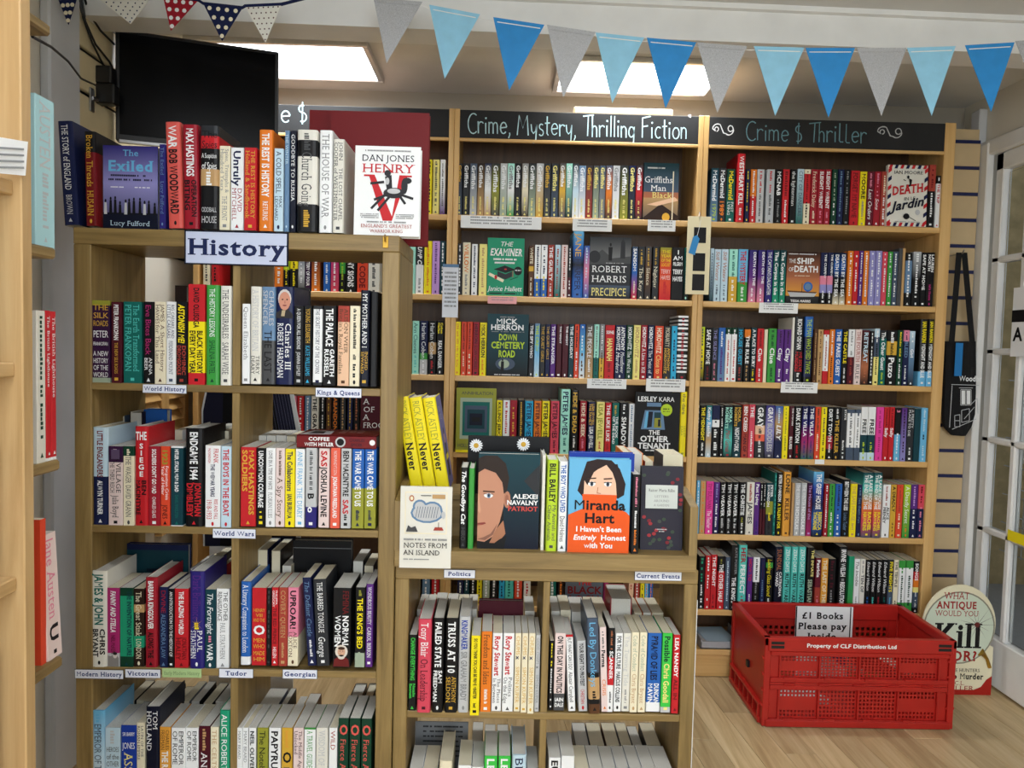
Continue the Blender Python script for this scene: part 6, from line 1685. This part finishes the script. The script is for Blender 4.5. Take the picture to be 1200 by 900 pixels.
def d_pay(A):
    A.rect(.02, .02, .98, .98, 'white'); A.rect(0.0, 0, .022, 1, 'charcoal'); A.rect(.945, 0, .965, 1, 'charcoal')
    A.text('£1 Books', .47, .835, .088, .72, 'black', 'sb', fill=1.3); A.text('Please pay', .47, .69, .088, .84, 'black', 'sb', fill=1.3); A.text('Inside', .47, .55, .088, .5, 'black', 'sb', fill=1.3)
Yp = KY1-.03
face_book((931, 998, 711, 800), Yp, 'white printed sign about one pound books inside the red crate', 'white', d_pay, .003, base=.021, name='paper_sign', cat='sign'); N_FACE -= 1
for x0, x1, c, lab in ((.45, .58, 'navy', 'navy book lying tilted in the red crate'), (.72, .86, 'off_white', 'pale book lying tilted in right end of the red crate'), (.1, .4, 'white', 'white paperback lying flat in the red crate')):
    bk = empty('book', (KX0+KW*(x0+x1)/2, KY0+.2, .10), lab, 'book', 'books in the red crate'); bk['_local'] = 1; ww = KW*(x1-x0)/2
    c_ = MB(); c_.bbox(-ww, ww, -.1, .1, 0, .002, .0005, PAL[c]); c_.bbox(-ww, ww, -.1, .1, .022, .024, .0005, PAL[c]); c_.bbox(-ww, -ww+.002, -.1, .1, 0, .024, .0005, PAL[c]); c_.build('cover', M['cover'], bk)
    one(-ww+.002, ww-.002, -.098, .098, .002, .022, col=PAL['off_white']).build('page_block', M['pages'], bk); bk.rotation_euler = (0, .5 if x0 > .4 else 0, .2); 
    if x0 > .4: bk.location.z = .155
    else: bk.location.z = .021
# ================================================================== cut-out standee
Ys = 2.93; base = atz(1130, 817, 0).y
Ys = min(max(base, 2.86), 2.95)
def SP(px, py): p = at(px, py, Ys); return (p.x, p.z)
cxp, czp = SP(1124, 732); rw = SP(1166, 732)[0]-cxp
st = empty('cardboard_standee', (cxp, Ys, 0), 'round topped cardboard standee reading What antique would you kill for', 'standee')
zb_ = 0.0; half = rw
out = [(cxp+half*.99, .0), (cxp+half*.99, czp-half*.62)]+[(cxp+half*1.02*math.cos(math.radians(a)), czp+half*1.12*math.sin(math.radians(a))) for a in range(-30, 211, 10)]+[(cxp-half*.99, czp-half*.62), (cxp-half*.99, 0)]
b = MB(); b.prism(out, Ys, Ys+.006, lin('e6dfc0')); b.build('board', M['paper'], st)
m = MB(); y = Ys-.0006
def sd(pts, c, k=0): m.poly([(x, y-.0002*k, z) for x, z in pts], PAL.get(c, c))
sd([(cxp+half*1.0*math.cos(math.radians(a)), czp-.012+half*1.02*math.sin(math.radians(a))) for a in range(0, 360, 10)], lin('8b8a78'), 0)
sd([(cxp+half*.96*math.cos(math.radians(a)), czp-.012+half*.98*math.sin(math.radians(a))) for a in range(0, 360, 10)], lin('cfdac6'), 1)
sd([(cxp-half*.99, 0), (cxp+half*.99, 0), (cxp+half*.99, .02), (cxp-half*.99, .02)], lin('a8241c'), 1)
sd([(cxp+half*.5, .02), (cxp+half*.99, .02), (cxp+half*.99, .075), (cxp+half*.84, .06), (cxp+half*.7, .032)], lin('a8241c'), 1)
def stext(t, px, py, ch, wpx, col, stl, k=2):
    x, z = SP(px, py); wmax = wpx/901*Ys; ch_, xs, w0 = fit(t, stl, ch/901*Ys, wmax, .5, 1.25); wid = w0*ch_*xs
    put_text(m, t, stl, col, lambda u, v: (x-wid/2+u, y-.0002*k, z+v), ch_, xs)
rd = lin('9c2420')
stext('WHAT', 1121, 702, 8.5, 30, rd, 's'); stext('ANTIQUE', 1121, 713, 8.5, 48, rd, 'sb'); stext('WOULD YOU', 1121, 722, 7, 52, rd, 's'); stext('Kill', 1122, 758, 29, 56, PAL['black'], 'sb'); stext('FOR?', 1125, 774, 12, 40, rd, 'sb')
stext('THE ANTIQUE HUNTERS', 1117, 787, 4.2, 64, PAL['black'], 's'); stext("Guide to Murder", 1120, 795.5, 7, 66, PAL['black'], 'sb'); stext('C.L.', 1124, 802.5, 5, 12, rd, 's'); stext('MILLER', 1124, 809, 6, 34, rd, 's')
ccx, ccz = SP(1145, 732)
for k in range(13):
    a = k*.483; L_ = (.05+.05*random.random()); t_ = .0009
    m.poly([(ccx-math.sin(a)*t_, y-.0008, ccz+math.cos(a)*t_), (ccx+math.sin(a)*t_, y-.0008, ccz-math.cos(a)*t_), (ccx+math.cos(a)*L_, y-.0008, ccz+math.sin(a)*L_)], lin('4a3a36'))
m.poly([(ccx+.011*math.cos(k), y-.001, ccz+.011*math.sin(k)) for k in range(6)], lin('6a2c28'))
m.build('printed_face', M['print'], st)
b = MB(); hx, hz_ = SP(1152, 765); b.tube([(hx-.012, Ys-.004, hz_+.004), (hx, Ys-.004, hz_-.004), (hx+.014, Ys-.004, hz_-.022), (hx+.026, Ys-.004, hz_-.055)], [.016, .009, .006, .007], 8); b.build('brass_horn', M['brass'], st)
chf(cxp-.05, cxp+.05, Ys+.006, Ys+.06, 0, .12, b=.002).build('rear_strut', M['paper'], st)
# ================================================================== tote bag
Yt = YS-.05
def TPt(px, py, dy=0): p = at(px, py, Yt); return Vector((p.x, Yt-dy, p.z))
tb = empty('tote_bag', TPt(1125, 505), 'black canvas tote bag with white shop drawing hanging on slatwall', 'bag')
rows_ = [(400, 1108, 1142), (430, 1107, 1142.5), (460, 1106, 1143), (485, 1105, 1142), (500, 1107, 1137), (510, 1116, 1131)]
b = MB(); n = 8; grid = []
for py, xa, xb in rows_:
    grid.append([TPt(xa+(xb-xa)*i/n, py, .006+.024*math.sin(math.pi*i/n)+.003*math.sin(i*2.1+py)) for i in range(n+1)])
back = [[p+Vector((0, .02+.02*math.sin(math.pi*i/n), 0)) for i, p in enumerate(r)] for r in grid]
for j in range(len(grid)-1):
    for i in range(n): b.poly([grid[j+1][i], grid[j+1][i+1], grid[j][i+1], grid[j][i]]); b.poly([back[j][i], back[j][i+1], back[j+1][i+1], back[j+1][i]])
    for i in (0, n): b.poly([grid[j][i], back[j][i], back[j+1][i], grid[j+1][i]])
for i in range(n): b.poly([grid[-1][i], back[-1][i], back[-1][i+1], grid[-1][i+1]])
b.build('bag_body', M['cloth'], tb, True)
for k, (xa, xb) in enumerate(((1112, 1119), (1136, 1125))):
    b = MB(); P0, P1 = TPt(xa, 402, .02), TPt(xb, 297, .03); w_ = .011
    for d in (0, .003): b.poly([P0+Vector((-w_, d, 0)), P0+Vector((w_, d, 0)), P1+Vector((w_, d, 0)), P1+Vector((-w_, d, 0))])
    b.build('handle', M['cloth'], tb)
b = MB(); P1 = TPt(1122, 298, 0); b.tube([P1+Vector((0, .049, 0)), P1+Vector((0, -.035, 0)), P1+Vector((0, -.042, .012))], .003); b.build('hook', M['metal'], tb)
m = MB()
def TB(px, py):
    i = (px-1106)/37; return TPt(px, py, .034+.0*i)
def tl(pts, wd=.0025, c='light_grey'):
    for a, c2 in zip(pts, pts[1:]):
        A_, B_ = TB(*a), TB(*c2); t = (B_-A_).normalized(); nn = Vector((-t.z, 0, t.x))*wd/2; m.poly([A_-nn, B_-nn, B_+nn, A_+nn], PAL[c])
X0 = TB(1118, 446); put_text(m, 'Woodbr', 'b', PAL['white'], lambda u, v: (X0.x+u, X0.y, X0.z+v), .022, .8)
for s in ([(1109, 450), (1141, 451)], [(1110, 451), (1107, 500)], [(1120, 456), (1132, 456), (1132, 474), (1120, 474), (1120, 456)], [(1126, 456), (1126, 474)], [(1118, 454), (1134, 454)], [(1121, 480), (1130, 478), (1130, 492), (1121, 494), (1121, 480)], [(1113, 486), (1119, 485), (1119, 499), (1113, 499), (1113, 486)], [(1113, 492), (1119, 492)], [(1110, 502), (1138, 490)], [(1131, 474), (1139, 466), (1140, 484)], [(1124, 490), (1136, 476)]): tl(s)
m.poly([TB(1121, 457), TB(1125, 457), TB(1125, 473), TB(1121, 473)][::-1], PAL['white']); m.poly([TB(1127, 457), TB(1131, 457), TB(1131, 473), TB(1127, 473)][::-1], PAL['white'])
m.build('printed_drawing', M['print'], tb)
b = MB(); p = TPt(1110.5, 440, .045); q = TPt(1121, 402, .045); b.box(p.x, q.x, p.y, p.y+.001, p.z, q.z, lin('2a78b8')); tag(b.build('blue_tag', M['paper']), 'blue card tag tied to the black tote bag', 'tag')
# ================================================================== bits on the crime shelves
g = at(842, 762, YC); e = empty('plastic_tray', (g.x, YC+.02, cz[6]), 'grey plastic tray of papers on the bottom shelf left of crate', 'tray')
x0, x1 = at(822, 750, YC).x, at(872, 750, YC).x
b = MB(); b.bbox(x0, x1, YC+.01, YC+.2, cz[6], cz[6]+.006, .002); b.bbox(x0, x1, YC+.01, YC+.016, cz[6], cz[6]+.03, .002); b.bbox(x0, x0+.006, YC+.01, YC+.2, cz[6], cz[6]+.04, .002); b.bbox(x1-.006, x1, YC+.01, YC+.2, cz[6], cz[6]+.04, .002); b.build('tray_body', M['grey_plastic'], e)
for k in range(4):
    o = chf(-.06, .06, -.08, .08, 0, .004, b=.0005, col=PAL['pale_blue' if k % 2 else 'light_grey']).build('loose_sheet', M['paper']); o.location = (g.x+.005*k, YC+.11, cz[6]+.007+k*.0045); o.rotation_euler.z = (-.10, .06, -.05, .11)[k]
    tag(o, ('lowest', 'second lowest', 'second highest', 'topmost')[k]+' sheet of paper stacked in the grey tray', 'paper', 'papers in the tray')
# ================================================================== suited cut-out behind history bookcase
Yq = 2.45
o = MB(); pts = [(238, 640), (236, 480), (246, 430), (270, 405), (318, 405), (338, 430), (352, 505), (352, 640)]
P = [(at(x, y, Yq).x, at(x, y, Yq).z) for x, y in pts]; o.prism(P[::-1], Yq, Yq+.006, PAL['white'])
cu = empty('suit_cutout', (P[0][0]+.13, Yq, 0), 'navy pinstriped suit cut-out seen through the World Wars shelf', 'cutout')
P0 = min(z for x, z in P); o.box(P[0][0]+.02, P[-1][0]-.02, Yq, Yq+.005, 0, P0); o.build('board', M['paper'], cu)
m = MB(); pts = [(240, 640), (238, 482), (248, 432), (271, 408), (317, 408), (334, 432), (347, 505), (347, 640)]
m.poly([(at(x, y, Yq-.0006).x, Yq-.0006, at(x, y, Yq-.0006).z) for x, y in pts], lin('1b1c36'))
m.poly([(at(x, y, Yq-.001).x, Yq-.001, at(x, y, Yq-.001).z) for x, y in ((258, 640), (262, 430), (290, 408), (312, 430), (330, 520), (330, 640))], lin('0b0b10'))
for k in range(9):
    x = 316+k*3.4; a, c = at(x-8, 455, Yq-.0012), at(x+4, 520, Yq-.0012); m.poly([(a.x, a.y, a.z), (a.x+.0008, a.y, a.z), (c.x+.0008, c.y, c.z), (c.x, c.y, c.z)], lin('7c7c9c'))
m.build('printed_face', M['print'], cu)
# ================================================================== left edge: near bookcase end and small wall shelves
Yn = 1.17; xs_ = at(27, 450, Yn).x
nb = empty('bookcase', (xs_-.2, Yn, 0), 'pale oak bookcase end at far left, nearest the camera', 'bookcase')
chf(xs_-.40, xs_, Yn, Yn+.026, 0, 2.2, b=.002).build('side_panel', M['maple_z'], nb)
nz = [at(22, 425, Yn).z, at(22, 676, Yn).z, at(22, 212, Yn).z]; nz += [nz[0]-.66, nz[2]+.32]
for z in nz: chf(xs_-.40, xs_-.012, .35, Yn, z-.022, z, b=.002).build('shelf', M['maple_y'], nb)
chf(xs_-.42, xs_-.40, .35, Yn+.026, 0, 2.2, b=.002).build('back_panel', M['maple_z'], nb)
def xbook(Xf, yc, wd, z, h, spec, segs, label, dp=.13, lean=0):
    c, p = book_mesh(wd, h, dp, spec, False); bk = empty('book', (Xf, yc, z), label, 'book', 'books on the far left shelves'); bk['_local'] = 1; bk.rotation_euler = (lean, 0, math.pi/2)
    c.build('cover', M['cover'], bk); p.build('page_block', M['pages'], bk); t = spine_text(wd, h, segs)
    if t.f: t.build('spine_lettering', M['print'], bk)
xbook(xs_-.03, Yn-.045, .03, nz[0], .20, 'navy', [('orange', 'b', 'DARK')], 'navy book at far left edge, middle shelf of pale bookcase')
xbook(xs_-.03, Yn-.05, .04, nz[1], .20, 'dark_brown~brick~black', [('orange', 's', 'Fire')], 'dark fiery book at far left edge, lower shelf of pale bookcase')
xbook(xs_-.03, Yn-.05, .04, nz[3], .22, 'dark_red', [('gold', 's', 'THE LIVES OF')], 'dark red book at bottom left corner of the photo')
b = MB(); Xl = xs_+.004; a, c = atx(-14, 178, Xl), atx(29, 182, Xl)
b.poly([(Xl, a.y, a.z-.028), (Xl, c.y, c.z-.03), (Xl+.004, c.y, c.z+.02), (Xl+.004, a.y, a.z+.022)], PAL['white']); b.poly([(Xl+.005, a.y, a.z+.022), (Xl+.005, c.y, c.z+.02), (Xl+.001, c.y, c.z-.03), (Xl+.001, a.y, a.z-.028)], PAL['white'])
for k in range(4): b.poly([(Xl+.0052, a.y+.01, a.z+.01-k*.009), (Xl+.0052, c.y-.01, c.z+.008-k*.009), (Xl+.0052, c.y-.01, c.z+.005-k*.009), (Xl+.0052, a.y+.01, a.z+.007-k*.009)], PAL['grey'])
tag(b.build('shelf_note', M['paper']), 'white printed shelf note at far left edge of the photo', 'note')
# small wall shelves beyond
Xw = -.80
ws = empty('wall_shelf', (Xw-.1, 1.3, 0), 'stack of small oak wall shelves beyond the pale bookcase end', 'shelf')
wz = []
for px, py in ((66, 291), (71, 538), (74, 768), (60, 30)):
    q = atx(px, py, Xw); wz.append(q.z); chf(XL+.001, Xw, Yn+.03, q.y, q.z-.02, q.z, b=.004).build('board', M['oak_y'], ws)
chf(XL+.002, XL+.008, Yn+.03, 1.45, .2, 2.3, b=.001).build('backboard', M['grey_white'], ws)
def wbook(px0, px1, py, zi, spec, segs, label, dX=.008, lean=0, dp=.15):
    X = Xw-dX; a, c = atx(px0, py+70, X).y, atx(px1, py+70, X).y; z = wz[zi]; h = atx((px0+px1)/2, py, X).z-z
    xbook(X, (a+c)/2, abs(c-a)-.001, z+abs(math.sin(lean))*abs(c-a)/2, h, spec, segs, label, dp, lean)
PAL['light_aqua'] = lin('a8d2d8')
wbook(41, 64, 115, 0, 'light_aqua', [('light_grey', 's', 'AUSTEN'), ('silver', 'g', '9')], 'tall pale blue book on the upper left wall shelf')
wbook(43, 53.5, 364, 1, 'off_white', [('dark_green', 'g', '16')], 'white floral book on the middle left wall shelf')
wbook(54.2, 59.6, 364, 1, 'red>.98>white', [('white', 's', 'The British Lighthouse')], 'left of two red spined books on left wall shelf')
wbook(60, 66, 365, 1, 'red>.98>white', [('white', 's', 'The British Lighthouse')], 'right of two red spined books on left wall shelf')
wbook(56, 73, 626, 2, 'pale_pink', [('pink', 's', 'Jane Austen'), ('black', 'b', 'U')], 'pale pink book leaning on the lower left wall shelf', lean=-.05)
wbook(48, 54.5, 608, 2, 'orange_red', [], 'thin orange book next to the pale pink book', .012)
h0 = at(452, 283, YH); b = MB(); b.tube([(h0.x, YH, h0.z), (h0.x, YH-.014, h0.z), (h0.x, YH-.018, h0.z+.008), (h0.x, YH-.012, h0.z+.014)], .0022); b.bbox(h0.x-.007, h0.x+.007, YH-.003, YH, h0.z-.016, h0.z+.012, .001)
tag(b.build('cup_hook', M['brass']), 'small brass hook on right end of the history top rail', 'hook')
for o in bpy.data.objects:
    if '_local' in o: del o['_local']
